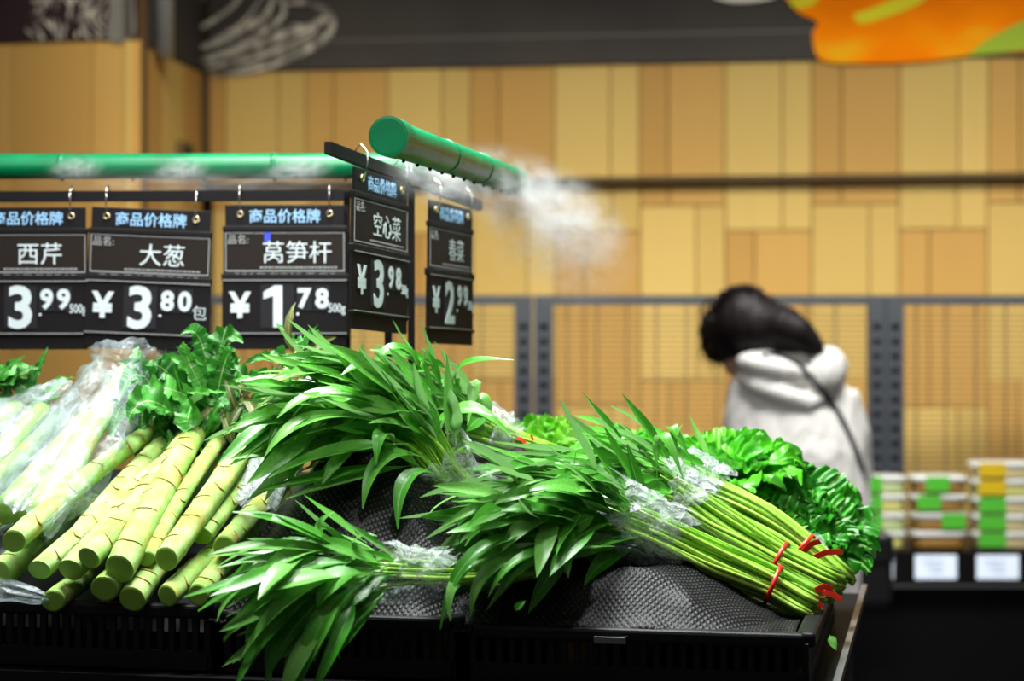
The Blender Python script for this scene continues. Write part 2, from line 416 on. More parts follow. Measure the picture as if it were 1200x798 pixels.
for k in range(-7, 9):
    light = k % 2 == 0
    a0, a1 = k*PITCH, (k+1)*PITCH
    seam = a0 + PITCH*(0.66 if light else 0.34)
    for (p, q) in ((a0, seam), (seam, a1)):
        p2 = max(p, T0); 
        if q - p2 < 0.02: continue
        board(wall, p2, q, ZL+0.012, ZT, 0.05, M['wood_light' if light else 'wood_dark'])
    # lower courses, recessed behind the upper band
    base = 1.728 if light else 1.828
    n = 0
    for j in range(-3, 2):
        z0, z1 = base + j*0.685, base + (j+1)*0.685
        lt = (j % 2 == 0) if light else (j % 2 == 1)
        z0c, z1c = max(z0, 0.0), min(z1, ZL - 0.0)
        if z1c - z0c < 0.02 or z1c < 0.35: continue
        seam = a0 + PITCH*(0.66 if lt else 0.34)
        for (p, q) in ((a0, seam), (seam, a1)):
            p2 = max(p, T0)
            if q - p2 < 0.02: continue
            board(wall, p2, q, z0c, z1c, 0.0, M['wood_light' if lt else 'wood_dark'])
MB().box(wp(0.9, 2.16, -0.02), (7.4, 0.11, 0.46), (ew, nw, ez)).build('panel_backing', M['backing'], wall)
MB().box(wp(0.45, ZL+0.002, 0.012), (5.1, 0.11, 0.010), (ew, nw, ez)).build('ledge', M['ledge'], wall)

# boxed-out wall corner on the left, clad in the same panels
yc = math.radians(12)
ec = V((math.cos(yc), -math.sin(yc), 0)); nc = V((-math.sin(yc), -math.cos(yc), 0))
CC = V((-1.346, 7.137, 0))
def wc(t, z, out=0.0): return CC + ec*t + ez*z + nc*out
CB = wp(T0, 0, 0.06)
es = (V((CB.x, CB.y, 0)) - V((CC.x, CC.y, 0))); SL = es.length; es.normalize(); ns = V((es.y, -es.x, 0))
def ws(t, z, out=0.0): return CC + es*t + ez*z + ns*out
wl = MB()
wl.box(wc(-1.45, 1.6, -0.10), (2.86, 0.1, 3.2), (ec, nc, ez))
wl.box(ws(SL/2+.02, 1.6, -0.10), (SL-.06, 0.1, 3.2), (es, ns, ez))
wl = wl.build('wall_left', M['backing']); wl['kind'] = 'structure'
edges = [0.0, -0.185, -0.50, -0.72, -1.05, -1.35, -1.7, -2.0, -2.4, -2.75]
for i in range(len(edges)-1):
    for (z0, z1) in ((0.0, 1.05), (1.05, ZT)):
        board(wl, edges[i+1], edges[i], z0, z1, -0.04, M['wood_dark'], wc, (ec, nc, ez))
for i in range(4):
    a, b = SL*[0, .22, .45, .72, 1][i], SL*[0, .22, .45, .72, 1][i+1]
    for (z0, z1) in ((0.0, 1.05), (1.05, ZT)):
        board(wl, a + (.018 if i == 0 else 0), b, z0, z1, -0.04, M['wood_light' if i % 2 == 0 else 'wood_dark'], ws, (es, ns, ez))
so = thing('wall_socket', ws(SL*0.70, 2.02, -0.02), 'small dark recessed outlet box on the side of the boxed-out wall', 'socket')
MB().box((0, 0, 0), (0.13, 0.035, 0.10), (es, ns, ez)).build('frame', M['ledge'], so)
MB().box(ns*0.018, (0.09, 0.008, 0.07), (es, ns, ez)).build('cover', M['dark'], so)

# ------------------------------------------------------------------ mural above the panels
mural = thing('chalk_mural', wp(0, ZT, 0.04), 'wide dark printed banner of chalk vegetables and an orange pepper above the wooden panels', 'mural')
MO = mural.location
HM = 0.75
def mpart(name, mb, mt): return mb.build(name, mt, mural, origin=MO)
mpart('back_board', MB().box(wp((T0+2.9)/2, ZT+.004+HM/2, 0.05), (2.9-T0, 0.03, HM), (ew, nw, ez)), M['board'])
mpart('left_board', MB().box(wc(-1.38, ZT+.004+HM/2, -0.04), (2.72, 0.03, HM), (ec, nc, ez)), M['board_plum'])
mpart('side_board', MB().box(ws(SL/2, ZT+.004+HM/2, -0.04), (SL-.04, 0.03, HM), (es, ns, ez)), M['board'])
mpart('bottom_rail', MB().box(wp((T0+2.9)/2, ZT+.055, 0.068), (2.9-T0, 0.012, 0.11), (ew, nw, ez)), M['board'])
mpart('rail_edge', MB().box(wp((T0+.62)/2, ZT+.113, 0.070), (.62-T0, 0.008, 0.006), (ew, nw, ez)), M['chalk_dim'])
mpart('board_seam', MB().box(wp(-.215, ZT+.24, 0.066), (0.008, 0.004, .26), (ew, nw, ez)), M['dark'])

def stroke(mb, pts, wid, fpos, n=18):
    """flat printed stroke in wall coordinates (t, z)"""
    P = catmull([V((a, b, 0)) for a, b in pts], n)
    vs, fs = [], []
    for i, p in enumerate(P):
        d = (P[min(i+1, n-1)] - P[max(i-1, 0)]).normalized(); s = V((-d.y, d.x, 0))
        wd = wid * (0.25 + 0.75*math.sin(math.pi*(i+.6)/(n+.2)))
        for sg in (-1, 1):
            q = p + s*(wd*sg/2); vs.append(fpos(q.x, q.y))
    for i in range(n-1): fs.append((2*i, 2*i+2, 2*i+3, 2*i+1))
    mb.add(vs, fs)
def fill(mb, pts, fpos, n=40):
    P = catmull([V((a, b, 0)) for a, b in pts + [pts[0]]], n)[:-1]
    mb.add([fpos(p.x, p.y) for p in P], [tuple(range(len(P)))])
fb = lambda t, z: wp(t, z, 0.0768)
fb2 = lambda t, z: wp(t, z, 0.0785)
fcn = lambda t, z: wc(t, z, -0.022)
fsd = lambda t, z: ws(t, z, -0.022)
# px -> wall coords on the back mural
def tw(px, py):
    # intersect the pixel ray with the mural plane
    d = V(((px-600)/F, 1, -(py-399)/F)); o = V((0, 0, CAMZ)); p0 = wp(0, 0, 0.0768)
    s = (p0 - o).dot(nw) / d.dot(nw); q = o + d*s
    return ((q - W0).dot(ew), q.z)
def tcn(px, py):
    d = V(((px-600)/F, 1, -(py-399)/F)); o = V((0, 0, CAMZ)); p0 = wc(0, 0, -0.022)
    s = (p0 - o).dot(nc) / d.dot(nc); q = o + d*s
    return ((q - CC).dot(ec), q.z)
mb = MB()
for pts, wd in (([(215,80),(270,62),(330,42),(372,28),(384,12),(350,0)], .030), ([(250,88),(300,82),(345,66),(384,42),(388,18),(362,4),(335,4)], .026),
                ([(215,62),(265,45),(310,18),(322,-8)], .030), ([(225,72),(280,55),(330,20),(328,-6)], .022), ([(205,40),(240,30),(275,5),(285,-15)], .018),
                ([(240,80),(300,66),(352,46),(372,34)], .022), ([(212,70),(250,48),(285,26),(308,-5)], .014), ([(236,72),(290,50),(318,14)], .012),
                ([(262,86),(310,72),(360,50),(378,38)], .012), ([(300,58),(335,32),(365,30),(372,20)], .010), ([(210,20),(228,12),(240,-8)], .014)):
    stroke(mb, [tw(*p) for p in pts], wd, fb)
mpart('chalk_leek_print', mb, M['chalk'])
mb = MB()
rr = random.Random(4)
for k in range(60):       # short radiating chalk hatching of a cut vegetable
    px = 42 + rr.random()*82; top = rr.random() < .55
    py = (rr.uniform(-12, 14) if top else rr.uniform(32, 48)); dx = rr.uniform(-14, 2); dy = rr.uniform(6, 16)*(1 if top else -1)
    stroke(mb, [tcn(px, py), tcn(px+dx*.5, py+dy*.5), tcn(px+dx, py+dy)], rr.uniform(.006, .013), fcn, 6)
mpart('chalk_hatching_print', mb, M['chalk'])
mb = MB()
fill(mb, [tcn(122, -30), tcn(128, 10), tcn(126, 46), tcn(156, 44), tcn(157, 0), tcn(157, -30)], fcn, 30)
mpart('grey_band_print', mb, M['chalk_dim'])
mb = MB()
fill(mb, [tw(918,-6), tw(935,14), tw(958,26), tw(952,40), tw(962,70), tw(1010,74), tw(1080,72), tw(1130,66), tw(1200,60), tw(1290,50), tw(1300,-40), tw(1100,-60), tw(930,-40)], fb, 60)
mpart('orange_pepper_print', mb, M['pepper'])
mb = MB()
fill(mb, [tw(1000,16), tw(1020,10), tw(1060,-6), tw(1090,-8), tw(1070,8), tw(1020,26), tw(1004,26)], fb2, 40)
fill(mb, [tw(924,2), tw(935,-14), tw(962,-16), tw(955,4), tw(935,10)], fb2, 30)
mpart('yellow_highlight_print', mb, M['pepper_yellow'])
mb = MB()
fill(mb, [tw(1132,65), tw(1160,45), tw(1205,22), tw(1290,0), tw(1290,45), tw(1200,58), tw(1165,63)], fb2, 40)
mpart('green_pepper_print', mb, M['pepper_green'])
mb = MB()
fill(mb, [tw(820,-12), tw(845,0), tw(870,3), tw(905,-2), tw(918,-14), tw(870,-22)], fb2, 40)
mpart('white_plate_print', mb, M['plate_white'])
pl = at(192, 20, 7.45)
pole = MB().tube([(pl.x, pl.y, 2.36), (pl.x, pl.y, 3.15)], 0.036, 14).build('ceiling_pole', M['pole'], smooth=True, origin=V((pl.x, pl.y, 2.36)))
tag(pole, 'grey vertical pole in front of the chalk mural at the wall corner', 'pole')

# ------------------------------------------------------------------ slotted steel rack against the wall
YR = 7.0
rk = thing('slotted_rack', (0.7, YR, 0), 'dark grey slotted steel rack with wire mesh backs along the panelled wall', 'rack')
def X(px, Y=YR): return (px-600)/F*Y
zt = CAMZ - (346-399)/F*YR
def upright(px0, px1):
    x0, x1 = X(px0), X(px1); wdt = x1 - x0
    mb = MB(); nz = int(zt/0.0255)
    xs = [x0, x0+wdt*.30, x0+wdt*.70, x1]
    zs = [0]
    z = 0.06
    while z < zt - .10:
        zs += [z, z+.024]; z += .051
    zs += [zt]
    vs, fs = [], []
    for zz in zs:
        for xx in xs: vs.append((xx, YR-.02, zz))
    for j in range(len(zs)-1):
        for i in range(3):
            if i == 1 and j % 2 == 1: continue
            a = j*4+i; fs.append((a, a+1, a+5, a+4))
    mb.add(vs, fs)
    mb.box(((x0), YR, zt/2), (.002, .042, zt)); mb.box(((x1), YR, zt/2), (.002, .042, zt))
    u = mb.build('upright', M['rack'], rk, origin=rk.location)
    MB().box(((x0+x1)/2, YR+.018, zt/2), (wdt-.006, .004, zt)).build('slot_backing', M['dark'], u, origin=rk.location)
for a, b in ((603, 624), (626, 648), (1017, 1036), (1038, 1058), (188, 209), (211, 233), (1432, 1452), (1454, 1474)):
    upright(a, b)
bays = ((233, 603), (648, 1017), (1058, 1432))
for a, b in bays:
    MB().box(((X(a)+X(b))/2, YR, zt-.018), (X(b)-X(a), .03, .036)).build('top_beam', M['rack'], rk, origin=rk.location)
    mb = MB(); x0, x1 = X(a), X(b)
    z = 0.25
    while z < zt - .06:
        mb.box(((x0+x1)/2, YR+.012, z), (x1-x0, .004, .0042)); z += .0185
    x = x0 + .05
    while x < x1 - .02:
        mb.box((x, YR+.015, (zt+.22)/2), (.006, .004, zt-.24)); x += .105
    wm = mb.build('wire_mesh', M['wire'], rk, origin=rk.location); wm['kind'] = 'stuff'

# ------------------------------------------------------------------ chilled counter with tubs behind the shopper
YC = 5.95
zc = CAMZ - (646-399)/F*YC
cn = thing('display_counter', (1.0, YC, 0), 'low black display counter with a price rail, behind the shopper in the white jacket', 'counter')
MB().box((1.1, YC+.40, zc/2-.01), (2.9, .78, zc-.02)).build('body', M['black_wood'], cn, origin=cn.location)
MB().box((1.1, YC+.40, zc-.005), (2.94, .80, .012)).build('top', M['black_plastic'], cn, origin=cn.location)
MB().box((1.1, YC-.005, zc-.05), (2.94, .012, .098)).build('price_rail', M['rail'], cn, origin=cn.location)
MB().box((1.1, YC-.016, zc-.102), (2.94, .012, .008)).build('rail_lip', M['trim_metal'], cn, origin=cn.location)
for i, (a, b, what) in enumerate(((1018, 1046, 'partly hidden by the black bag'), (1071, 1120, 'below the stack of brown tubs'), (1143, 1193, 'below the stack of yellow topped tubs'))):
    z0 = CAMZ-(678-399)/F*YC; z1 = CAMZ-(650-399)/F*YC
    cx = (X(a, YC)+X(b, YC))/2
    pc = thing('price_card', (cx, YC-.014, (z0+z1)/2), 'bright white price card on the counter rail, ' + what, 'price card', 'price cards on the counter rail')
    obj('card', rbox_mesh('card', (X(b, YC)-X(a, YC), .004, z1-z0), .001), M['tag_white'], pc)
    mb = MB()
    for k in range(3): mb.box((-.01+.006*k, -.0024, .018-.016*k), (.06-.012*k, .001, .004))
    mb.build('print_lines', M['tag_print'], pc)

def tub(px0, px1, z0, h, body, lid, label, lab, grp, Y, sticker=1):
    x0, x1 = X(px0, Y), X(px1, Y); cx = (x0+x1)/2; wd = x1-x0-.012; dp = .13
    t = thing('food_tub', (cx, Y+dp/2, z0), lab, 'tub', grp)
    def ring(sx, sy, z, n=20):
        out = []
        for k in range(n):
            a = 2*math.pi*(k+.5)/n; ca, sa = math.cos(a), math.sin(a)
            e = 0.38
            out.append(V((sx/2*math.copysign(abs(ca)**e, ca), sy/2*math.copysign(abs(sa)**e, sa), z)))
        return out
    MB().loft([ring(wd*.88, dp*.88, 0.0005), ring(wd*.9, dp*.9, h*.08), ring(wd*.97, dp*.97, h*.66)]).build('body', body, t, True)
    MB().loft([ring(wd*.99, dp*.99, h*.66), ring(wd*1.02, dp*1.02, h*.70), ring(wd*1.02, dp*1.02, h*.92), ring(wd*.92, dp*.92, h*.985)]).build('lid', M['tub_lid'], t, True)
    if label is not None:
        MB().box((-wd*.22*sticker, -dp*.512, h*.55), (wd*.42, .003, h*.82)).build('label', label, t)
    return t
ord4 = ['lowest', 'second from the bottom', 'third from the bottom', 'topmost']
YT = YC + .03
h = .0555
for i in range(4):
    tub(1002, 1066, zc+.002+i*h, h-.001, M['food_pale' if i % 2 else 'food_yellow'], M['tub_lid'], M['label_green'] if i in (1, 2, 3) else None,
        'pale green tub, %s of the stack right beside the white jacket' % ord4[i], 'stacked food tubs on the counter', YT)
for i in range(4):
    tub(1068, 1138, zc+.002+i*h, h-.001, M['food_brown'], M['tub_lid'], [None, M['label_green'], M['label_green'], M['label_green']][i],
        'brown filled tub, %s of the middle stack on the counter' % ord4[i], 'stacked food tubs on the counter', YT, (1, -1, 1, .3)[i])
ord5 = ['lowest', 'second from the bottom', 'middle', 'second from the top', 'topmost']
for i in range(5):
    tub(1140, 1218, zc+.002+i*h*.95, h*.95-.001, M['food_cream' if i != 3 else 'food_yellow'], M['tub_lid'],
        [M['label_green'], M['label_green'], M['label_green'], M['label_yellow'], M['label_yellow']][i],
        ('green labelled cream tub, %s of the tall right stack' if i < 3 else 'yellow labelled tub, %s of the tall right stack') % ord5[i], 'stacked food tubs on the counter', YT)

# ------------------------------------------------------------------ the shopper
YP = 5.5
PX = X(932, YP)
person = thing('person', (PX, YP, 0), 'person with a dark ponytail seen from behind, bowed, in a white hooded jacket', 'person')
def pl_(px, py, dy=0.0):
    Y = YP + dy; p = at(px, py, Y); return p - V((PX, YP, 0))
def ell_ring(c, a, b, n=20, tilt=0.0):
    return [V(c) + V((a*math.cos(2*math.pi*k/n), b*math.sin(2*math.pi*k/n), b*math.sin(2*math.pi*k/n)*tilt)) for k in range(n)]
def remesh(o, vox, smooth=4):
    r = o.modifiers.new('remesh', 'REMESH'); r.mode = 'VOXEL'; r.voxel_size = vox; r.use_smooth_shade = True
    if smooth:
        s = o.modifiers.new('smooth', 'SMOOTH'); s.iterations = smooth; s.factor = .5
    return o
def dz(py): return CAMZ-(py-399)/F*YP
# body: one continuous surface
hc = pl_(872, 388, .10)                      # head centre
mb = MB()
for s in (-1, 1):
    mb.tube([(s*.085, 0, .86), (s*.09, -.01, .66), (s*.09, .01, .46), (s*.088, -.015, .28), (s*.085, -.01, .07)], [.085, .075, .055, .052, .036], 12)
    mb.tube([(s*.085, -.045, .04), (s*.088, .03, .04), (s*.095, .13, .028), (s*.096, .17, .022)], [.036, .038, .036, .022], 10)
mb.loft([ell_ring((0, 0, .80), .14, .10), ell_ring((0, 0, .90), .155, .105), ell_ring((0, .02, 1.00), .125, .09), ell_ring((-.01, .05, 1.12), .13, .09), ell_ring((-.015, .085, 1.19), .12, .06), ell_ring((-.02, .10, 1.25), .07, .06)])
mb.tube([(-.02, .10, 1.22), V((-.06, .14, 1.29)), hc + V((.02, 0, -.03))], [.055, .05, .05], 12)
hdir = V((-.45, .75, -.5)).normalized()      # facing: away to the left, looking down
hup = (V((0, .3, 1)) - hdir*V((0, .3, 1)).dot(hdir)).normalized(); hs = hdir.cross(hup)
HQ = Matrix((hs, hdir, hup)).transposed().to_quaternion()
def hp(x, y, z): return hc + hs*x + hdir*y + hup*z
mb.ellip(hc, (.072, .092, .108), HQ, 18, 14)
mb.ellip(hp(0, .055, -.065), (.045, .045, .05), HQ)           # jaw
mb.tube([hp(0, .085, .015), hp(0, .108, -.022), hp(0, .088, -.030)], [.008, .013, .009], 8)   # nose
mb.ellip(hp(0, .088, -.062), (.022, .012, .008), HQ, 10, 6)   # lips
for s in (-1, 1): mb.ellip(hp(s*.073, -.005, -.01), (.010, .02, .032), HQ, 10, 8)
hands = {}
for s, sh, el, wr in ((-1, (-.122, .075, 1.15), (-.151, .075, .87), (-.10, .36, .86)), (1, (.112, .075, 1.14), (.158, .105, .90), (.08, .38, .84))):
    mb.tube([sh, el], [.042, .038], 12); mb.tube([el, wr], [.040, .026], 12)
    d = (V(wr) - V(el)).normalized(); side = d.cross(V((0, 0, 1))).normalized(); dn = side.cross(d)
    palm = V(wr) + d*.05
    mb.ellip(palm, (.038, .045, .016), Matrix((side, d, dn)).transposed().to_quaternion(), 12, 8)
    for k, ln in enumerate((.062, .072, .068, .052)):
        b0 = palm + d*.035 + side*(-.030+.020*k)
        mb.tube([b0, b0 + d*ln*.45 - V((0, 0, .004)), b0 + d*ln*.8 - V((0, 0, .022)), b0 + d*ln - V((0, 0, .045))], [.0095, .009, .0085, .007], 8)
    th = palm - side*.030*s*-1 - d*.02
    tdir = (side*s*-1*-1)
    mb.tube([th, th + side*(s*.022*-1) + d*.02, th + side*(s*.035*-1) + d*.048 - V((0, 0, .012))], [.012, .010, .008], 8)
body = mb.build('body', M['skin'], person); remesh(body, .0065, 3)
for s in (-1, 1):
    MB().ellip(hp(s*.031, .083, .012), (.012, .010, .008), HQ, 10, 8).build('eye', M['eye'], person, True)
    mbs = MB(); mbs.tube([(s*.085, -.05, .045), (s*.088, .03, .045), (s*.095, .13, .034), (s*.096, .175, .028)], [.042, .045, .043, .03], 10)
    remesh(mbs.build('shoe', M['shoe'], person), .008, 3)
mb = MB()
for s in (-1, 1):
    mb.tube([(s*.085, 0, .86), (s*.09, -.01, .66), (s*.09, .01, .46), (s*.088, -.015, .28), (s*.085, -.01, .09)], [.098, .088, .07, .066, .058], 14)
mb.loft([ell_ring((0, 0, .78), .16, .115), ell_ring((0, 0, .90), .168, .118), ell_ring((0, .01, .97), .15, .105)])
remesh(mb.build('trousers', M['trousers'], person), .011, 4)
# jacket: hem to collar, sleeves, hood
mb = MB()
rows = [(700, 930, 86, .13, -.02), (640, 936, 88, .135, -.01), (580, 937, 84, .13, .0), (520, 934, 82, .125, .02), (475, 930, 77, .12, .045), (445, 926, 67, .105, .065), (428, 924, 52, .085, .08), (416, 922, 36, .065, .09)]
rings = []
for py, cx, hw, dp, dy in rows:
    cc = pl_(cx, py, 0); rings.append(ell_ring((cc.x, dy, cc.z), hw*YP/F, dp, 24, .15))
mb.loft(rings)
mb.tube([pl_(878, 452, .06), pl_(872, 490, .05), pl_(868, 560, .06), pl_(868, 598, .10)], [.058, .060, .058, .055], 14)
mb.tube([pl_(868, 580, .06), V((-.12, .26, .885)), V((-.104, .345, .865))], [.056, .048, .042], 14)
mb.tube([pl_(982, 462, .06), pl_(996, 510, .07), pl_(1000, 565, .10)], [.060, .060, .057], 14)
mb.tube([pl_(1000, 560, .10), V((.12, .28, .875)), V((.084, .365, .845))], [.056, .048, .042], 14)
jk = mb.build('jacket', M['jacket'], person); remesh(jk, .012, 4)
mb = MB()
mb.ellip(pl_(905, 432, -.015), (.105, .075, .042), Matrix.Rotation(math.radians(14), 3, 'Y').to_quaternion(), 18, 12)
mb.ellip(pl_(965, 440, -.005), (.062, .075, .085), Matrix.Rotation(math.radians(20), 3, 'Y').to_quaternion(), 18, 12)
mb.tube([pl_(868, 440, -.0), pl_(888, 452, -.05), pl_(920, 464, -.065), pl_(948, 473, -.06), pl_(962, 466, -.05)], [.022, .026, .028, .026, .02], 12)
mb.tube([pl_(885, 416, .03), pl_(905, 410, .0), pl_(930, 414, -.01), pl_(948, 424, -.01)], [.025, .028, .028, .02], 12)
mb.tube([pl_(952, 420, .0), pl_(972, 416, .02), pl_(990, 432, .03)], [.022, .026, .02], 12)
hd = mb.build('hood', M['jacket'], person); remesh(hd, .010, 3)
# hair
mb = MB()
mb.ellip(hc + V((-.004, -.015, .022)), (.104, .115, .108), None, 20, 14)
mb.ellip(pl_(850, 388, .10), (.062, .090, .075), None, 16, 12)
mb.ellip(pl_(844, 406, .10), (.042, .070, .045), None, 16, 12)
mb.ellip(pl_(892, 385, .04), (.080, .085, .080), None, 16, 12)
mb.tube([pl_(898, 380, .02), pl_(920, 384, -.02), pl_(938, 392, -.03), pl_(952, 404, -.03), pl_(965, 415, -.04)], [.060, .056, .046, .034, .012], 14)
mb.tube([pl_(905, 366, .04), pl_(926, 372, .0), pl_(944, 388, -.02)], [.030, .030, .022], 12)
mb.tube([pl_(895, 398, .02), pl_(915, 402, -.01), pl_(935, 404, -.02)], [.045, .042, .03], 12)
for (a, b, c2, d2, r0) in (((836, 380), (826, 395), (826, 412), (831, 424), .018), ((850, 400), (838, 410), (838, 424), (846, 430), .015), ((832, 372), (822, 385), (823, 400), (828, 415), .014), ((845, 372), (832, 384), (828, 402), (833, 420), .018)):
    mb.tube([pl_(*a, .10), pl_(*b, .10), pl_(*c2, .11), pl_(*d2, .12)], [r0, r0*.9, r0*.6, .004], 8)
hr = mb.build('hair', M['hair'], person); remesh(hr, .0085, 3)
mb = MB()
rh = random.Random(8)
for k in range(46):
    a = (rh.uniform(820, 852), rh.uniform(355, 398)); l = rh.uniform(25, 48)
    mb.tube([pl_(a[0]+8, a[1]-10, .09), pl_(*a, .08), pl_(a[0]+rh.uniform(-4, 5), a[1]+l*.6, .09), pl_(a[0]+rh.uniform(-2, 12), a[1]+l, .10)], [.003, .0025, .002, .0008], 5)
for k in range(14):
    a = (rh.uniform(930, 962), rh.uniform(385, 408))
    mb.tube([pl_(a[0]-18, a[1]-12, -.04), pl_(*a, -.05), pl_(a[0]+rh.uniform(6, 16), a[1]+rh.uniform(2, 12), -.05)], [.004, .003, .001], 5)
for k in range(60):
    th_ = rh.uniform(.1, 3.0); x0 = 872 + 48*math.cos(th_); y0 = 383 - 50*math.sin(th_)
    mb.tube([pl_(872 + 34*math.cos(th_), 383 - 38*math.sin(th_), .02), pl_(x0, y0, .03), pl_(x0 + rh.uniform(-9, 7), y0 + rh.uniform(6, 22), .0)], [.003, .0026, .0008], 5)
lh = mb.build('loose_hair', M['hair'], hr, True); lh['kind'] = 'stuff'
# cross-body strap follows the evaluated jacket and hood
dg = bpy.context.evaluated_depsgraph_get(); dg.update()
def on_back(px, py):
    d = V(((px-600)/F, 1, -(py-399)/F)).normalized(); best = None
    for o in (jk, hd):
        ev = o.evaluated_get(dg)
        inv = (Matrix.Translation((PX, YP, 0))).inverted()
        okk, loc, nn, ix = ev.ray_cast(inv @ V((0, 0, CAMZ)), d)
        if okk and (best is None or loc.y < best[0].y): best = (loc.copy(), nn.copy())
    if best is None: return V(pl_(px, py, .0))
    return best[0] + V((0, -.004, 0))
pts = [on_back(*p) for p in ((893, 418), (905, 416), (920, 420), (935, 428), (948, 440), (958, 451), (968, 463), (978, 478), (988, 495), (997, 514), (1005, 534), (1011, 553))]
pts += [pl_(1017, 585, -.03), pl_(1020, 615, -.05)]
st = catmull(pts, 50); mb = MB(); vs, fs = [], []
for i, p in enumerate(st):
    d = (st[min(i+1, 49)] - st[max(i-1, 0)]).normalized(); s = d.cross(V((0, 1, 0))).normalized()
    for k in (-1, 1):
        for e in (-.003, .003): vs.append(p + s*(k*.0075) + V((0, e, 0)))
for i in range(49):
    a = i*4; b = a+4
    fs += [(a, b, b+2, a+2), (a+1, a+3, b+3, b+1), (a, a+1, b+1, b), (a+2, b+2, b+3, a+3)]
mb.add(vs, fs); mb.build('bag_strap', M['strap'], person)
bg = thing('shoulder_bag', V((PX, YP, 0)) + pl_(1022, 668, -.06), 'black shoulder bag hanging at the right hip of the person in white', 'bag')
o = obj('pouch', rbox_mesh('pouch', (.105, .07, .20), .02, 3), M['bag_black'], bg)
o = obj('flap', rbox_mesh('flap', (.108, .076, .09), .018, 3), M['bag_black'], bg, (0, -.002, .058))

# ------------------------------------------------------------------ produce stand
th = math.radians(12)
er = V((math.cos(th), -math.sin(th), 0)); ed = V((math.sin(th), math.cos(th), 0))
C0 = V((0.345, 2.15, 0))
def sp(s, d, z): return C0 - er*s + ed*d + ez*z      # s to the left along the front, d into the depth
AX = (er, ed, ez)
stand = thing('produce_stand', sp(.8, .45, 0), 'black produce stand with steel edging carrying the vegetable crates', 'stand')
SO = stand.location
def spart(name, mb, mt, smooth=False): return mb.build(name, mt, stand, smooth, SO)
spart('body', MB().box(sp(.76, .47, .44), (1.48, .90, .88), AX), M['black_wood'])
spart('deck', MB().box(sp(.76, .47, .895), (1.52, .94, .03), AX), M['black_wood'])
spart('side_edging', MB().box(sp(-.003, .47, .918), (.008, .95, .012), AX), M['trim_metal'])
spart('front_edging', MB().box(sp(.76, -.004, .906), (1.52, .010, .012), AX), M['black_plastic'])

def crate(s0, s1, d0, d1, z0, z1, label):
    c = thing('produce_crate', sp((s0+s1)/2, (d0+d1)/2, z0), label, 'crate', 'black crates on the stand')
    O = c.location
    W_, D_, H_ = s1-s0, d1-d0, z1-z0
    sc_, dc = (s0+s1)/2, (d0+d1)/2
    MB().box(sp(sc_, dc, z0+.006), (W_, D_, .010), AX).build('base', M['black_plastic'], c, origin=O)
    for nm, sm, dm, dims in (('front_rim', sc_, d0, (W_, .022, .016)), ('back_rim', sc_, d1, (W_, .022, .016)), ('side_rim', s0, dc, (.022, D_, .016)), ('side_rim', s1, dc, (.022, D_, .016))):
        o = obj(nm, rbox_mesh(nm, dims, .004, 2), M['black_plastic'], c)
        mm_ = Matrix(AX).transposed().to_4x4(); mm_.translation = sp(sm, dm, z1-.008) - O; o.matrix_local = mm_
    # slotted walls: lower band, bars between the slots
    for dm in (d0, d1):
        MB().box(sp(sc_, dm, z0+.012), (W_, .008, .022), AX).build('wall_band', M['black_plastic'], c, origin=O)
    for sm in (s0, s1):
        MB().box(sp(sm, dc, z0+.012), (.008, D_, .022), AX).build('wall_band', M['black_plastic'], c, origin=O)
    MB().box(sp(sc_, d1, (z0+z1)/2), (W_, .006, z1-z0-.02), AX).build('back_wall', M['black_plastic'], c, origin=O)
    MB().box(sp(s1, dc, (z0+z1)/2), (.006, D_, z1-z0-.02), AX).build('side_wall', M['black_plastic'], c, origin=O)
    barm = None
    nb = int(W_/.0145)
    for k in range(nb+1):
        if barm is None:
            barm = rbox_mesh('bar', (.008, .007, H_-.03), .0012); barm.materials.append(M['black_plastic'])
        for dm in (d0,):
            o = bpy.data.objects.new('bar', barm); link(o, c)
            mm_ = Matrix(AX).transposed().to_4x4(); mm_.translation = sp(s0 + W_*k/nb, dm, z0+.008+H_/2-.004) - O; o.matrix_local = mm_
    nd = int(D_/.0165); sidem = rbox_mesh('bar', (.007, .009, H_-.03), .0012); sidem.materials.append(M['black_plastic'])
    for k in range(1, nd):
        o = bpy.data.objects.new('bar', sidem); link(o, c)
        mm_ = Matrix(AX).transposed().to_4x4(); mm_.translation = sp(s0, d0 + D_*k/nd, z0+.008+H_/2-.004) - O; o.matrix_local = mm_
    return c
crate(.030, .405, .035, .60, .912, .978, 'black slotted crate at the right end of the stand under the red-tied bunches')
crate(.430, .700, .035, .60, .912, .984, 'middle black crate of the stand, under the drooping leaves')
crate(.725, 1.30, .035, .60, .912, .990, 'left black crate holding the thick celtuce stalks')
# small card in the slot of the right crate
cdp = thing('crate_card', sp(.245, .018, .966), 'small pale card clipped under the front rim of the right crate', 'card')
MB().box((0, 0, 0), (.036, .004, .007), AX).build('card', M['chalk_dim'], cdp)
MB().box((.018, -.001, 0), (.004, .006, .009), AX).build('clip', M['black_plastic'], cdp)

# sloped black insert under the celtuce
ri = MB()
vs = [sp(1.30, .05, .925), sp(.735, .05, .925), sp(1.30, .05, .955), sp(.735, .05, .955), sp(1.30, .58, .925), sp(.735, .58, .925), sp(1.30, .58, 1.11), sp(.735, .58, 1.11)]
ri.add(vs, [(0,1,3,2),(4,6,7,5),(2,3,7,6),(0,4,5,1),(0,2,6,4),(1,5,7,3)])
ri = ri.build('sloped_insert', M['black_plastic'], None, False, sp(1.0, .3, .925))
tag(ri, 'sloping black insert under the celtuce pile in the left crate', 'insert')

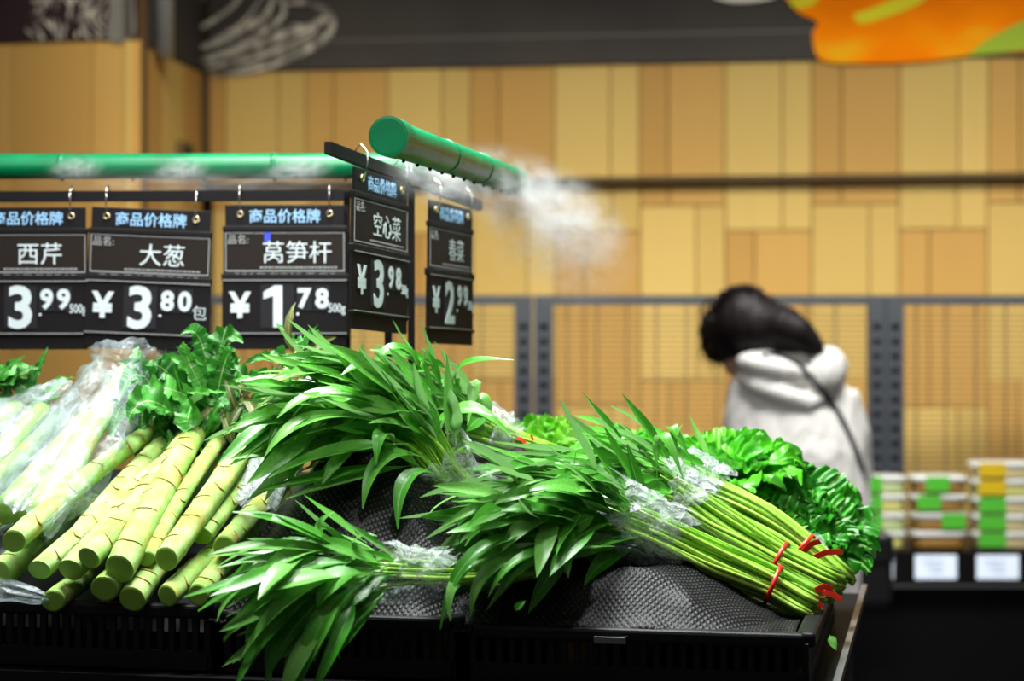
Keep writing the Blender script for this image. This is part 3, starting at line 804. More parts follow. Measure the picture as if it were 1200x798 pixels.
# ------------------------------------------------------------------ black net over humps
def net_z(s, d):
    p = sp(s, d, 0)
    z = .965 + (.03 + .10*min(1, max(0, (s-.30)/.15)))*min(1, max(0, d)/.5)
    def hump(px, py, Y, rs, rd, pw=1.0):
        c = at(px, py, Y); q = V((p.x-c.x, p.y-c.y, 0)); u = q.dot(er)/rs; v = q.dot(ed)/rd
        r = math.sqrt(u*u+v*v); return (c.z-.975)*max(0, 1-r)**pw if r < 1 else 0
    hh = max(hump(425, 536, 2.46, .17, .25, 1.1), hump(470, 570, 2.56, .16, .25, .95), hump(715, 646, 2.37, .20, .17, .8), hump(600, 625, 2.62, .25, .25, .8))
    z += hh
    # folds radiating from the tops
    z += .005*math.sin(s*55 + d*20)*min(1, hh*14+.25) + .010*(noise.noise(V((s*9, d*9, 2)))) + .022*max(0, 1-abs(noise.noise(V((s*7+3, d*6, 5))))*5)*min(1, hh*10+.35)
    edge = max(0, min(1, (d-.02)/.05, (s-.04)/.035, (.74-s)/.035, (.585-d)/.05))
    return z*edge + (.972+.006*math.sin(s*70))*(1-edge)
ns_, nd_ = 110, 64
vs, fs, uvs = [], [], []
for j in range(nd_+1):
    for i in range(ns_+1):
        s = .045 + (.735-.045)*i/ns_; d = .030 + .55*j/nd_
        vs.append(sp(s, d, net_z(s, d))); uvs.append((s, 0.0 if j == 0 else uvs[-(ns_+1)][1] + (vs[-1]-vs[-(ns_+2)]).length))
for j in range(nd_):
    for i in range(ns_):
        a = j*(ns_+1)+i; fs.append((a, a+ns_+1, a+ns_+2, a+1))
no = sp(.4, .3, .97)
me = mesh_from('mesh_net', [v - no for v in vs], fs)
ul = me.uv_layers.new(name='UVMap')
for lp in me.loops: ul.data[lp.index].uv = uvs[lp.vertex_index]
net = obj('mesh_net', me, M['net'], None, no)
sm_ = net.modifiers.new('thickness', 'SOLIDIFY'); sm_.thickness = .002; sm_.offset = -1
tag(net, 'black knitted net draped in peaks under the leafy bunches', 'net')

# ------------------------------------------------------------------ leaves
def nz(a, b, c): return noise.noise(V((a, b, c)))
def blade(name, L_, W_, droop, side, fold, mt, nu=9, nv=4, pet=0.16, ruffle=0.0, freq=6, phase=0.0, shape=(0.62, 1.15), twist=0.0):
    """leaf along +X, upper side +Z; u along, v across"""
    vs, fs, uv = [], [], []
    p = V((0, 0, 0)); ang = 0.0; yaw_ = 0.0
    for i in range(nu+1):
        u = i/nu
        if i:
            ang = droop*(u**1.2); yaw_ = side*u
            d = V((math.cos(ang)*math.cos(yaw_), math.sin(yaw_), -math.sin(ang)))
            p = p + d*(L_/nu)
        d = V((math.cos(ang)*math.cos(yaw_), math.sin(yaw_), -math.sin(ang)))
        S_ = V((-math.sin(yaw_), math.cos(yaw_), 0)); U_ = d.cross(S_)
        tw_ = twist*u; S2 = S_*math.cos(tw_) + U_*math.sin(tw_); U2 = U_*math.cos(tw_) - S_*math.sin(tw_)
        if u < pet: hw = W_*.05
        else:
            q = (u-pet)/(1-pet); hw = W_/2*max(.02, (math.sin(math.pi*min(1, q**shape[0]*1.0)) ** .8)*1.0) if q < 1 else W_*.01
        for j in range(nv+1):
            v = (j/nv-.5)*2
            o = S2*(hw*v) + U2*(abs(v)*hw*fold) + U2*(ruffle*hw*abs(v)*(math.sin(freq*u*6.28+phase+(2.0 if v > 0 else 0)) if ruffle < .3 else 2.2*nz(u*freq*2.2, v*1.2+phase, phase))) + S2*((0 if ruffle < .3 else .5)*hw*v*nz(u*freq*3, phase, 4+v))
            vs.append(p + o); uv.append((u, j/nv))
    for i in range(nu):
        for j in range(nv):
            a = i*(nv+1)+j; fs.append((a, a+nv+1, a+nv+2, a+1))
    me = mesh_from(name, vs, fs)
    ul = me.uv_layers.new(name='UVMap')
    for lp in me.loops: ul.data[lp.index].uv = uv[lp.vertex_index]
    me.materials.append(mt)
    return me

SPIN = [blade('leaf', 1.0, R.uniform(.14, .22), math.radians(dr), math.radians(R.uniform(-18, 18)), R.uniform(.15, .55), M['leaf'],
              ruffle=.12, freq=R.uniform(1, 2), phase=R.random()*6, twist=math.radians(R.uniform(-40, 40)))
        for dr in (-12, 0, 8, 15, 22, 30, 40, 50, 62, 75, 90, 20)]

def place(me, name, parent, pos, d, up, scale, sx=1.0):
    d = d.normalized(); n = up - d*up.dot(d)
    if n.length < 1e-4: n = V((1, 0, 0)) - d*d.x
    n.normalize(); s = n.cross(d)
    o = bpy.data.objects.new(name, me); link(o, parent)
    mw = Matrix((d*scale, s*scale*sx, n*scale)).transposed().to_4x4()
    mw.translation = pos - parent.location
    o.matrix_local = mw
    return o

def hand_leaf(parent, p0, p1, p2, wid, up=V((0, -.5, 1)), mt=None, fold=.3, name='leaf', nu=12, ruffle=.08, lead=.12):
    """one leaf along a bent line of three points (world)"""
    mt = mt or M['leaf']
    vs, fs, uv = [], [], []
    nv = 4; ph = R.random()*6
    c1 = p1*2 - (p0+p2)*.5
    for i in range(nu+1):
        u = i/nu
        p = p0*(1-u)**2 + c1*2*u*(1-u) + p2*u*u
        d = ((c1-p0)*(1-u) + (p2-c1)*u).normalized()
        S_ = up.cross(d).normalized(); U_ = d.cross(S_)
        q = max(0, (u-lead)/(1-lead)); hw = wid/2*max(.06, math.sin(math.pi*min(1, q**.72))**.85)
        for j in range(nv+1):
            v = (j/nv-.5)*2
            vs.append(p + S_*hw*v*(1 + (ruffle*1.2*nz(u*14, ph, v) if ruffle > .2 else 0)) + U_*(abs(v)*hw*fold + ruffle*hw*v*(math.sin(u*9+ph) if ruffle < .2 else 2.5*nz(u*11, v+ph, 3))) - parent.location); uv.append((u, j/nv))
    for i in range(nu):
        for j in range(nv):
            a = i*(nv+1)+j; fs.append((a, a+nv+1, a+nv+2, a+1))
    me = mesh_from(name, vs, fs)
    ul = me.uv_layers.new(name='UVMap')
    for lp in me.loops: ul.data[lp.index].uv = uv[lp.vertex_index]
    return obj(name, me, mt, parent)

def sleeve(parent, pts, rads, mt, name='plastic_wrap', n=28, jag=.5, amp=.006, seed=0, flat=1.0):
    """crinkled plastic sleeve along world points"""
    r2 = random.Random(seed); vs, fs = [], []
    m_ = len(pts)
    for i, p in enumerate(pts):
        t = (pts[min(i+1, m_-1)] - pts[max(i-1, 0)]).normalized()
        a = t.cross(ez).normalized(); b = a.cross(t)
        for k in range(n):
            th_ = 2*math.pi*k/n
            rr_ = rads[i] * (1 + .0) + amp*noise.noise(V((k*(.9 if amp < .01 else .5)+seed*7, i*(.7 if amp < .01 else .3), seed))) * 1.6
            q = p + (a*math.cos(th_) + b*math.sin(th_)*flat)*rr_
            if i in (0, m_-1): q = q + t*(r2.uniform(-1, 1)*jag*rads[i])
            vs.append(q - parent.location)
    for i in range(m_-1):
        for k in range(n):
            k2 = (k+1) % n; fs.append((i*n+k, i*n+k2, (i+1)*n+k2, (i+1)*n+k))
    me = mesh_from(name, vs, fs)
    return obj(name, me, mt, parent)

def bunch(label, path, rad, stem_t, leaf_t, n_stem, n_leaf, wrap=None, tie=None, Lr=(.085, .135), spread=.9, grav=.15, seed=1, group='bunches of water spinach', wid=1.0, dropmax=11, upbias=.6):
    rr = random.Random(seed)
    W = [at(*p) for p in path]
    base = W[0].copy()
    t_ = thing('water_spinach', base, label, 'vegetable', group)
    NP = 60; P = catmull(W, NP)
    def pos(t): return lerp_list(P, min(1, max(0, t)))
    def frame(t):
        d = (pos(t+.02) - pos(t-.02)).normalized(); s = d.cross(ez).normalized(); return d, s, s.cross(d)
    def radius(t): return lerp_list(rad, min(1, max(0, t)))
    for i in range(n_stem):
        ph = rr.random()*6.283; ro = math.sqrt(rr.random()); t0 = stem_t[0] + rr.random()*.025; t1 = stem_t[1]*(.75+.25*rr.random())
        r_ = rr.uniform(.0022, .0038); pts = []
        nn = 12
        for k in range(nn):
            t = t0 + (t1-t0)*k/(nn-1); d, s, n_ = frame(t)
            wob = .0012*math.sin(k*1.1+ph*3)
            pts.append(pos(t) + (s*math.cos(ph + .4*math.sin(t*3+i)) + n_*math.sin(ph + .4*math.sin(t*3+i))*.75)*ro*radius(t) + s*wob - base)
        MB().tube(pts, [r_*1.05]+[r_]*(nn-3)+[r_*.8, r_*.5], 6).build('stem', M['stem'], t_, True)
    for i in range(n_leaf):
        u = rr.random(); t = leaf_t[0] + (leaf_t[1]-leaf_t[0])*u
        ph = rr.random()*6.283; ro = rr.random()**.5
        d, s, n_ = frame(t)
        off = s*math.cos(ph) + n_*math.sin(ph)
        p = pos(t) + off*ro*radius(t)
        dirv = d + off*(spread*ro*.55) + V((rr.uniform(-1, 1), rr.uniform(-1, 1), rr.uniform(-1, 1)))*.44 + V((0, 0, -grav*rr.random()))
        up = ez*upbias + off*.6 + V((rr.uniform(-1, 1), rr.uniform(-1.2, .6), rr.uniform(-.5, 1)))*.5
        ln = rr.uniform(*Lr)
        place(SPIN[min(rr.randrange(0, dropmax), len(SPIN)-1)], 'leaf', t_, p, dirv, up, ln, rr.uniform(.8, 1.25)*wid)
    if wrap:
        pts = [pos(wrap[0] + (wrap[1]-wrap[0])*k/9) for k in range(10)]
        rd = [radius(wrap[0] + (wrap[1]-wrap[0])*k/9)*1.12 + .004 for k in range(10)]
        sleeve(t_, pts, rd, M['film'], seed=seed)
    if tie:
        d, s, n_ = frame(tie); c = pos(tie); rt = radius(tie)*1.0+.002
        ring = [c + (s*math.cos(a) + n_*math.sin(a)*.78)*rt - base for a in [2*math.pi*k/24 for k in range(25)]]
        mb = MB(); vs, fs = [], []
        for q in ring:
            out = (q + base - c).normalized()
            for e in (-.0026, .0026):
                vs += [q + d*e, q + d*e + out*.001]
        for i in range(24):
            a = i*4; b = a+4
            fs += [(a+1, b+1, b+3, a+3), (a, a+2, b+2, b), (a, b, b+1, a+1), (a+2, a+3, b+3, b+2)]
        mb.add(vs, fs); mb.build('tie', M['red_tie'], t_, True)
    t_['_'] = 0; del t_['_']
    return t_, pos, frame, radius

# a: tall arching bunch over the net peak, tips falling to the left
a_, *_r = bunch('tall arching bunch of water spinach over the net peak, tips hanging left beside the celtuce',
    [(618, 640, 2.60), (575, 600, 2.54), (525, 560, 2.50), (485, 504, 2.48), (430, 482, 2.46), (372, 482, 2.43), (322, 514, 2.40)],
    [.030, .030, .032, .046, .050, .045, .034], (0, .62), (.40, .88), 34, 220, wrap=(.20, .42), spread=.4, grav=.05, seed=3, Lr=(.085, .135), dropmax=7)
for p0, p1, p2, wd in (((505, 540, 2.42), (450, 538, 2.38), (425, 596, 2.35), .024), ((520, 560, 2.42), (478, 560, 2.38), (466, 620, 2.35), .022), ((468, 530, 2.42), (448, 508, 2.38), (441, 545, 2.36), .020),
                       ((450, 520, 2.42), (430, 455, 2.42), (425, 402, 2.42), .022), ((490, 500, 2.45), (455, 440, 2.44), (425, 425, 2.42), .024), ((420, 500, 2.42), (375, 450, 2.42), (345, 420, 2.42), .018),
                       ((470, 470, 2.43), (440, 430, 2.42), (400, 440, 2.38), .026), ((480, 520, 2.40), (390, 530, 2.36), (315, 560, 2.33), .026), ((470, 540, 2.40), (380, 560, 2.36), (300, 575, 2.33), .024),
                       ((460, 500, 2.40), (370, 490, 2.36), (310, 535, 2.33), .026), ((450, 480, 2.41), (380, 462, 2.38), (325, 490, 2.35), .026), ((485, 545, 2.41), (415, 560, 2.37), (335, 585, 2.33), .022)):
    hand_leaf(a_, at(*p0), at(*p1), at(*p2), wd)
# upright top leaves at the back
e_, *_r = bunch('loose upright bunch of water spinach at the back centre, behind the net peak',
    [(655, 535, 2.78), (612, 520, 2.74), (565, 500, 2.72), (535, 486, 2.70), (505, 470, 2.68), (475, 455, 2.66)],
    [.018, .020, .028, .045, .045, .035], (0, .6), (.36, .88), 18, 130, wrap=(.26, .40), tie=None, spread=.8, grav=.15, seed=5, Lr=(.065, .105), dropmax=7)
for p0, p1, p2, wd in (((545, 470, 2.62), (540, 430, 2.60), (602, 422, 2.58), .021), ((520, 480, 2.62), (500, 440, 2.6), (503, 402, 2.58), .018), ((545, 480, 2.6), (556, 450, 2.6), (548, 498, 2.58), .018),
                       ((500, 450, 2.64), (470, 408, 2.62), (435, 432, 2.6), .024), ((520, 470, 2.62), (508, 430, 2.6), (494, 408, 2.6), .016), ((575, 500, 2.6), (565, 468, 2.6), (556, 480, 2.6), .022),
                       ((510, 530, 2.55), (540, 478, 2.52), (600, 512, 2.5), .026), ((500, 545, 2.5), (520, 490, 2.48), (580, 488, 2.46), .022)):
    hand_leaf(e_, at(*p0), at(*p1), at(*p2), wd)
# b: bottom-left bunch hanging over the front rim
b_, *_r = bunch('low bunch of water spinach hanging over the front rim, left of centre',
    [(668, 664, 2.33), (590, 672, 2.29), (525, 674, 2.26), (470, 672, 2.24), (412, 670, 2.22), (348, 672, 2.20), (292, 690, 2.18)],
    [.020, .020, .022, .024, .040, .044, .040], (0, .62), (.50, .86), 26, 125, wrap=(.36, .56), spread=.8, grav=.5, seed=7, Lr=(.075, .12), dropmax=9)
for p0, p1, p2, wd in (((430, 672, 2.18), (395, 678, 2.15), (372, 712, 2.13), .034), ((420, 668, 2.18), (330, 690, 2.14), (262, 752, 2.12), .028), ((410, 680, 2.17), (350, 730, 2.13), (310, 802, 2.11), .024),
                       ((405, 690, 2.16), (372, 740, 2.12), (345, 820, 2.11), .026), ((400, 680, 2.17), (340, 700, 2.12), (280, 775, 2.11), .022), ((415, 690, 2.16), (388, 720, 2.13), (398, 772, 2.12), .016),
                       ((425, 660, 2.19), (330, 670, 2.15), (232, 716, 2.13), .026), ((420, 655, 2.2), (330, 640, 2.17), (245, 650, 2.15), .022), ((415, 650, 2.2), (340, 615, 2.18), (272, 600, 2.18), .020),
                       ((415, 700, 2.16), (398, 745, 2.12), (362, 822, 2.10), .020), ((420, 675, 2.17), (350, 680, 2.13), (300, 700, 2.11), .030), ((400, 660, 2.18), (310, 675, 2.14), (215, 700, 2.13), .022),
                       ((395, 650, 2.22), (375, 620, 2.2), (392, 600, 2.2), .014), ((410, 650, 2.22), (420, 630, 2.2), (442, 628, 2.2), .012), ((400, 700, 2.15), (352, 770, 2.11), (330, 830, 2.1), .022), ((380, 690, 2.15), (318, 738, 2.12), (272, 815, 2.10), .020)):
    hand_leaf(b_, at(*p0), at(*p1), at(*p2), wd)
# c: front right bunch with the red tie
c_, cpos, cframe, crad = bunch('front right bunch of water spinach with a red tie, leaves drooping over the crate rim',
    [(962, 712, 2.36), (905, 684, 2.38), (830, 655, 2.38), (755, 622, 2.37), (680, 598, 2.35), (612, 606, 2.31), (552, 628, 2.28)],
    [.030, .029, .036, .036, .050, .050, .036], (0, .66), (.50, .85), 50, 185, wrap=(.43, .60), tie=.165, spread=.65, grav=.1, seed=9, Lr=(.085, .135), dropmax=9)
for p0, p1, p2, wd in (((690, 640, 2.28), (570, 640, 2.22), (516, 738, 2.20), .020), ((680, 645, 2.28), (585, 660, 2.22), (552, 722, 2.20), .020), ((700, 648, 2.28), (620, 650, 2.22), (572, 700, 2.2), .015),
                       ((670, 635, 2.28), (555, 660, 2.22), (528, 728, 2.19), .018), ((720, 640, 2.28), (640, 652, 2.24), (590, 690, 2.22), .014), ((690, 610, 2.3), (600, 600, 2.25), (545, 640, 2.23), .026),
                       ((700, 625, 2.3), (620, 606, 2.26), (560, 612, 2.25), .028), ((680, 620, 2.3), (640, 600, 2.26), (585, 600, 2.24), .036), ((730, 615, 2.33), (690, 585, 2.3), (640, 575, 2.28), .026),
                       ((745, 620, 2.34), (715, 585, 2.32), (668, 556, 2.30), .028)):
    hand_leaf(c_, at(*p0), at(*p1), at(*p2), wd)
# d: middle right bunch behind
d_, dpos, dframe, drad = bunch('middle right bunch of water spinach lying behind the front one, red tie at its stems',
    [(985, 690, 2.48), (915, 655, 2.50), (855, 622, 2.52), (795, 585, 2.54), (735, 566, 2.52), (670, 568, 2.48), (608, 588, 2.44)],
    [.030, .026, .034, .034, .050, .050, .040], (0, .64), (.46, .86), 44, 200, wrap=(.44, .56), tie=.17, spread=.6, grav=.35, seed=13, Lr=(.08, .125), dropmax=8)
for p0, p1, p2, wd in (((765, 590, 2.45), (735, 550, 2.44), (708, 500, 2.43), .024), ((760, 600, 2.45), (745, 560, 2.44), (735, 520, 2.43), .020), ((770, 560, 2.48), (775, 510, 2.46), (800, 560, 2.44), .018),
                       ((750, 600, 2.43), (705, 560, 2.41), (665, 545, 2.40), .024), ((740, 585, 2.44), (705, 540, 2.42), (690, 515, 2.41), .022), ((700, 575, 2.44), (640, 545, 2.42), (560, 560, 2.40), .022)):
    hand_leaf(d_, at(*p0), at(*p1), at(*p2), wd)
# g: back right bunch with long red tie ends
g_, gpos, gframe, grad = bunch('back right bunch of water spinach with long red tie ends, leaning against the lettuces',
    [(995, 690, 2.60), (942, 640, 2.62), (890, 605, 2.64), (840, 580, 2.66), (785, 556, 2.68), (725, 544, 2.66), (655, 552, 2.62)],
    [.026, .022, .030, .030, .040, .042, .040], (0, .66), (.48, .88), 36, 160, wrap=(.50, .60), tie=.165, spread=.6, grav=.35, seed=17, Lr=(.07, .11), dropmax=7)
for p0, p1, p2, wd in (((800, 560, 2.6), (785, 500, 2.58), (812, 545, 2.56), .018), ((790, 560, 2.6), (770, 520, 2.58), (750, 500, 2.58), .020), ((770, 555, 2.6), (735, 515, 2.58), (722, 496, 2.58), .018), ((815, 575, 2.6), (790, 535, 2.58), (800, 497, 2.57), .016)):
    hand_leaf(g_, at(*p0), at(*p1), at(*p2), wd)
# loose tie ends
def tie_end(parent, p0, p1, wd=.0075):
    p0, p1 = at(*p0), at(*p1); d = (p1-p0).normalized(); s = d.cross(V((0, 1, 0))).normalized(); mid = (p0+p1)/2 + V((0, 0, .004))
    mb = MB(); vs, fs = [], []
    for p in (p0, mid, p1):
        for k in (-1, 1):
            for e in (0, .0016): vs.append(p + s*k*wd/2 + V((0, -e, 0)) - parent.location)
    for i in range(2):
        a = i*4; b = a+4; fs += [(a, b, b+2, a+2), (a+1, a+3, b+3, b+1), (a, a+1, b+1, b), (a+2, b+2, b+3, a+3)]
    fs += [(0, 2, 3, 1), (8, 9, 11, 10)]
    mb.add(vs, fs); mb.build('tie_end', M['red_tie'], parent)
tie_end(g_, (940, 648, 2.575), (961, 634, 2.56)); tie_end(g_, (948, 656, 2.575), (987, 646, 2.55))
tie_end(c_, (955, 692, 2.35), (976, 690, 2.34)); tie_end(c_, (960, 695, 2.35), (985, 702, 2.34)); tie_end(d_, (953, 705, 2.36), (963, 713, 2.35))
tie_end(e_, (604, 514, 2.71), (617, 521, 2.70), .004); tie_end(e_, (620, 511, 2.70), (625, 516, 2.70), .004)

# ------------------------------------------------------------------ celtuce
CELT = [blade('leaf', 1.0, R.uniform(.15, .24), math.radians(dr), math.radians(R.uniform(-20, 20)), .35, M['leaf_dark'], nu=26, nv=6, pet=.06, ruffle=.7, freq=R.uniform(4, 7), phase=R.random()*6, twist=math.radians(R.uniform(-50, 50)))
        for dr in (20, 60, 100, 150, 210, 40)]
WILT = [blade('leaf', 1.0, .16, math.radians(dr), math.radians(R.uniform(-20, 20)), .5, M['leaf_wilt'], nu=10, nv=4, ruffle=.5, freq=4, phase=R.random()*6) for dr in (70, 120, 170)]

def celtuce(label, near, far, r0, r1, nl=0, seed=0, Lr=(.10, .17), wilt=0, ldir=None, yn=None, length=.40):
    rr = random.Random(seed)
    A = at(*near); B = at(*far)
    t_ = thing('celtuce', A, label, 'vegetable', 'celtuce stalks in the left crate')
    ax = (B-A).normalized(); ln = (B-A).length
    s = ax.cross(ez).normalized(); n_ = s.cross(ax)
    nseg, nr = 44, 18
    rings = []
    nodes = []; u = .05+rr.random()*.05
    while u < .97:
        nodes.append(u); u += rr.uniform(.07, .13)*(1.05-.35*u)
    bow = rr.uniform(-.006, .006)
    vs, fs, uvs = [], [], []
    for i in range(nseg+1):
        u = i/nseg
        r = r0 + (r1-r0)*u
        r *= 1 - .05*max(0, 1-u*14)
        bumpn = sum(math.exp(-((u-q)/.008)**2) for q in nodes)
        r *= 1 + .055*bumpn
        c = ax*(u*ln) + n_*(bow*math.sin(math.pi*u)) 
        for k in range(nr):
            a = 2*math.pi*k/nr
            rr2 = r*(1 + .03*noise.noise(V((math.cos(a)*2+seed, math.sin(a)*2, u*9))))
            vs.append(c + (s*math.cos(a) + n_*math.sin(a))*rr2 + (ax*(.0035*math.sin(a+seed)) if i == 0 else V((0, 0, 0))))
            uvs.append((u*8, k/nr))
    for i in range(nseg):
        for k in range(nr):
            k2 = (k+1) % nr; fs.append((i*nr+k, i*nr+k2, (i+1)*nr+k2, (i+1)*nr+k))
    fs.append(tuple(nseg*nr+k for k in range(nr)))
    me = mesh_from('stalk', vs, fs)
    ul = me.uv_layers.new(name='UVMap')
    for lp in me.loops: ul.data[lp.index].uv = uvs[lp.vertex_index]
    at_ = me.attributes.new('node', 'FLOAT', 'POINT')
    at_.data.foreach_set('value', [min(1.0, .75*sum(math.exp(-(((i//nr)/nseg-q)/.018)**2) for q in nodes)) for i in range(len(vs))])
    obj('stalk', me, M['stalk'], t_)
    # cut end
    cv = [v*1.0 for v in vs[:nr]]; cc = sum(cv, V((0, 0, 0)))/nr
    inner = [cc + (v-cc)*.86 - ax*.0012 for v in cv]
    mb = MB().add(cv + inner, [(k, nr+k, nr+(k+1) % nr, (k+1) % nr) for k in range(nr)] + [tuple(nr+k for k in range(nr))])
    mb.build('cut_end', M['stalk_end'], t_)
    # leaf scars: crescents round part of each node
    for q in nodes:
        mb = MB()
        r = (r0+(r1-r0)*q)*1.055; a0 = rr.uniform(.2, 2.9); span = rr.uniform(.5, 1.0)
        pts = [ax*(q*ln) + n_*(bow*math.sin(math.pi*q)) + (s*math.cos(a) + n_*math.sin(a))*r + ax*(.006*abs(a-a0)/span) for a in [a0-span+2*span*k/8 for k in range(9)]]
        mb.tube(pts, [.0003, .0006, .0008, .001, .0012, .001, .0008, .0006, .0003], 5)
        mb.build('leaf_scar', M['scar'], t_, True)
    nl = int(nl*1.8)
    for i in range(nl):
        u = .84 + .18*i/max(1, nl)
        ph = rr.random()*6.283
        off = s*math.cos(ph) + n_*math.sin(ph)
        dv = ax*.8 + off*.55 + V((rr.uniform(-.3, .3), rr.uniform(-.2, .3), rr.uniform(-.1, .35))) + (ldir or V((0, 0, 0)))
        w_ = rr.random() < wilt
        place(rr.choice(WILT if w_ else CELT), 'leaf', t_, A + ax*(u*ln) + off*r1*.7, dv, ez*.5 + off*.8 + V((0, -.5, 0)), rr.uniform(*Lr)*(.6 if w_ else 1), rr.uniform(.8, 1.2))
    return t_
LG = V((-.25, 0, .05))
def rp(px, Y): return px*Y/F
T = [
 # top layer
 ('leftmost bare celtuce stalk of the top layer, next to the plastic bag', (16, 634, 2.355), (188, 497, 2.72), 14.5, 10, 9, LG, .1),
 ('second celtuce stalk from the left in the top layer, brown scars along it', (46, 668, 2.36), (236, 508, 2.72), 14, 10, 7, LG, .1),
 ('celtuce stalk whose cut end tucks under its neighbour, third from the left', (83, 668, 2.35), (222, 520, 2.70), 16, 11, 4, None, .2),
 ('celtuce stalk lying on top of the third, fourth cut end from the left', (104, 654, 2.335), (222, 510, 2.68), 15, 12, 4, None, .2),
 ('thickest celtuce stalk of the top layer, big cut end mid pile', (140, 667, 2.325), (234, 498, 2.70), 19, 13, 8, V((0, 0, .2)), .1),
 ('long celtuce stalk on the right of the top layer, leafy tip reaching the price signs', (195, 655, 2.33), (318, 472, 2.70), 15, 12.5, 0, None, .3),
 ('thin celtuce stalk wedged between the two biggest ones of the top layer', (172, 655, 2.37), (264, 506, 2.71), 10, 9, 7, V((.1, 0, .1)), .5),
 # lower layers
 ('celtuce stalk low at the left, only its cut end above the crate rim', (62, 704, 2.34), (150, 640, 2.60), 14, 12, 0, None, 0),
 ('thick celtuce stalk under the biggest one, resting on the crate rim', (122, 690, 2.325), (205, 610, 2.62), 17, 13, 0, None, 0),
 ('pale tapered celtuce stalk in the bottom layer, centre of the pile', (155, 702, 2.32), (226, 618, 2.60), 17, 12, 0, None, 0),
 ('celtuce stalk of the lower right pair, nearer the pile', (196, 698, 2.315), (322, 578, 2.66), 14, 11, 0, None, 0),
 ('celtuce stalk of the lower right pair, nearer the drooping leaves', (232, 697, 2.305), (340, 566, 2.64), 13.5, 11, 0, None, 0),
 ('short celtuce stalk right of the pile half hidden under the leaf tips', (262, 640, 2.36), (345, 545, 2.66), 13, 11, 0, None, 0),
 ('celtuce stalk deep in the pile between the leftmost bare stalk and the second', (92, 628, 2.44), (212, 500, 2.74), 13, 10, 8, LG, .1),
 ('celtuce stalk deep in the pile right of the long leafy stalk', (236, 628, 2.42), (318, 512, 2.70), 13, 10, 5, None, .3),
 ('celtuce stalk deep in the pile under the thickest one', (165, 640, 2.40), (250, 530, 2.68), 14, 11, 0, None, .1),
 ('celtuce stalk at the far left of the bottom layer, under the plastic bag', (0, 672, 2.37), (110, 590, 2.62), 17, 13, 0, None, 0),
 ('celtuce stalk at the left edge of the pile beneath the bagged stalks', (-45, 640, 2.42), (70, 545, 2.72), 17, 13, 0, None, 0),
]
cs = []
for i, (lab, near, far, r0, r1, nl, ld, wi) in enumerate(T):
    cs.append(celtuce(lab, near, far, rp(r0, near[2]), rp(r1, far[2]), nl, 20+i, ldir=ld, wilt=wi))
# leafy tip of the long right stalk
long_ = cs[5]
A, B = at(317, 474, 2.70), at(352, 408, 2.74)
tipm = MB(); tipm.tube([A - long_.location, at(336, 438, 2.72) - long_.location, B - long_.location], [rp(12, 2.70), rp(8, 2.72), rp(2.5, 2.74)], 12); tipm.build('stalk_tip', M['stalk'], long_, True)
rr = random.Random(77)
for i in range(16):
    p = A.lerp(B, rr.uniform(.1, 1)); dv = V((rr.uniform(-.9, .8), rr.uniform(-.6, .3), rr.uniform(.1, 1)))
    place(rr.choice(WILT if i % 4 == 0 else CELT), 'leaf', long_, p, dv, V((rr.uniform(-1, 1), -.7, .6)), rr.uniform(.05, .085), .9)
# tall curled crown on the thickest stalk
big = cs[4]
for p0, p1, p2, wd in (((245, 478, 2.70), (236, 402, 2.70), (212, 392, 2.68), .030), ((258, 478, 2.70), (262, 404, 2.70), (285, 402, 2.68), .040), ((252, 482, 2.69), (262, 430, 2.68), (274, 408, 2.66), .034),
                       ((240, 485, 2.70), (200, 440, 2.68), (182, 428, 2.66), .034), ((246, 480, 2.69), (190, 455, 2.66), (165, 480, 2.64), .034), ((250, 480, 2.68), (222, 425, 2.68), (216, 400, 2.67), .022)):
    hand_leaf(big, at(*p0), at(*p1), at(*p2), wd, V((0, -1, .5)), M['leaf_dark'], .3, ruffle=.45, nu=30)
for p0, p1, p2, wd in (((190, 497, 2.68), (150, 470, 2.66), (130, 520, 2.62), .038), ((200, 495, 2.68), (165, 440, 2.68), (140, 470, 2.64), .036), ((210, 490, 2.66), (172, 470, 2.62), (150, 495, 2.6), .04)):
    hand_leaf(cs[0], at(*p0), at(*p1), at(*p2), wd, V((0, -1, .5)), M['leaf_dark'], .3, ruffle=.45, nu=30)
for k in range(12):
    p = at(rr.uniform(255, 300), rr.uniform(462, 490), 2.68)
    place(rr.choice(WILT), 'leaf', cs[6], p, V((rr.uniform(-.4, .6), -.6, rr.uniform(-.4, .7))), V((0, -1, .6)), rr.uniform(.05, .08), 1.2)
NARROW = [blade('leaf', 1.0, .10, math.radians(dr), math.radians(R.uniform(-30, 30)), .4, M['leaf_dark'], nu=22, nv=4, pet=.05, ruffle=1.0, freq=7, phase=R.random()*6) for dr in (20, 60, 100, 130)]
for k in range(46):
    p = at(rr.uniform(165, 300), rr.uniform(445, 500), 2.70)
    place(rr.choice(NARROW), 'leaf', cs[(0, 1, 4, 6)[k % 4]], p, V((rr.uniform(-.9, .4), -.35, rr.uniform(-.3, .6))), V((0, -1, .7)), rr.uniform(.06, .11), 1.1)
for k in range(14):
    p = at(rr.uniform(170, 330), rr.uniform(440, 490), 2.74)
    place(rr.choice(CELT), 'leaf', cs[1 + k % 4], p, V((rr.uniform(-.9, .7), -.3, rr.uniform(-.2, .8))), V((0, -1, .7)), rr.uniform(.08, .13), 1.1)

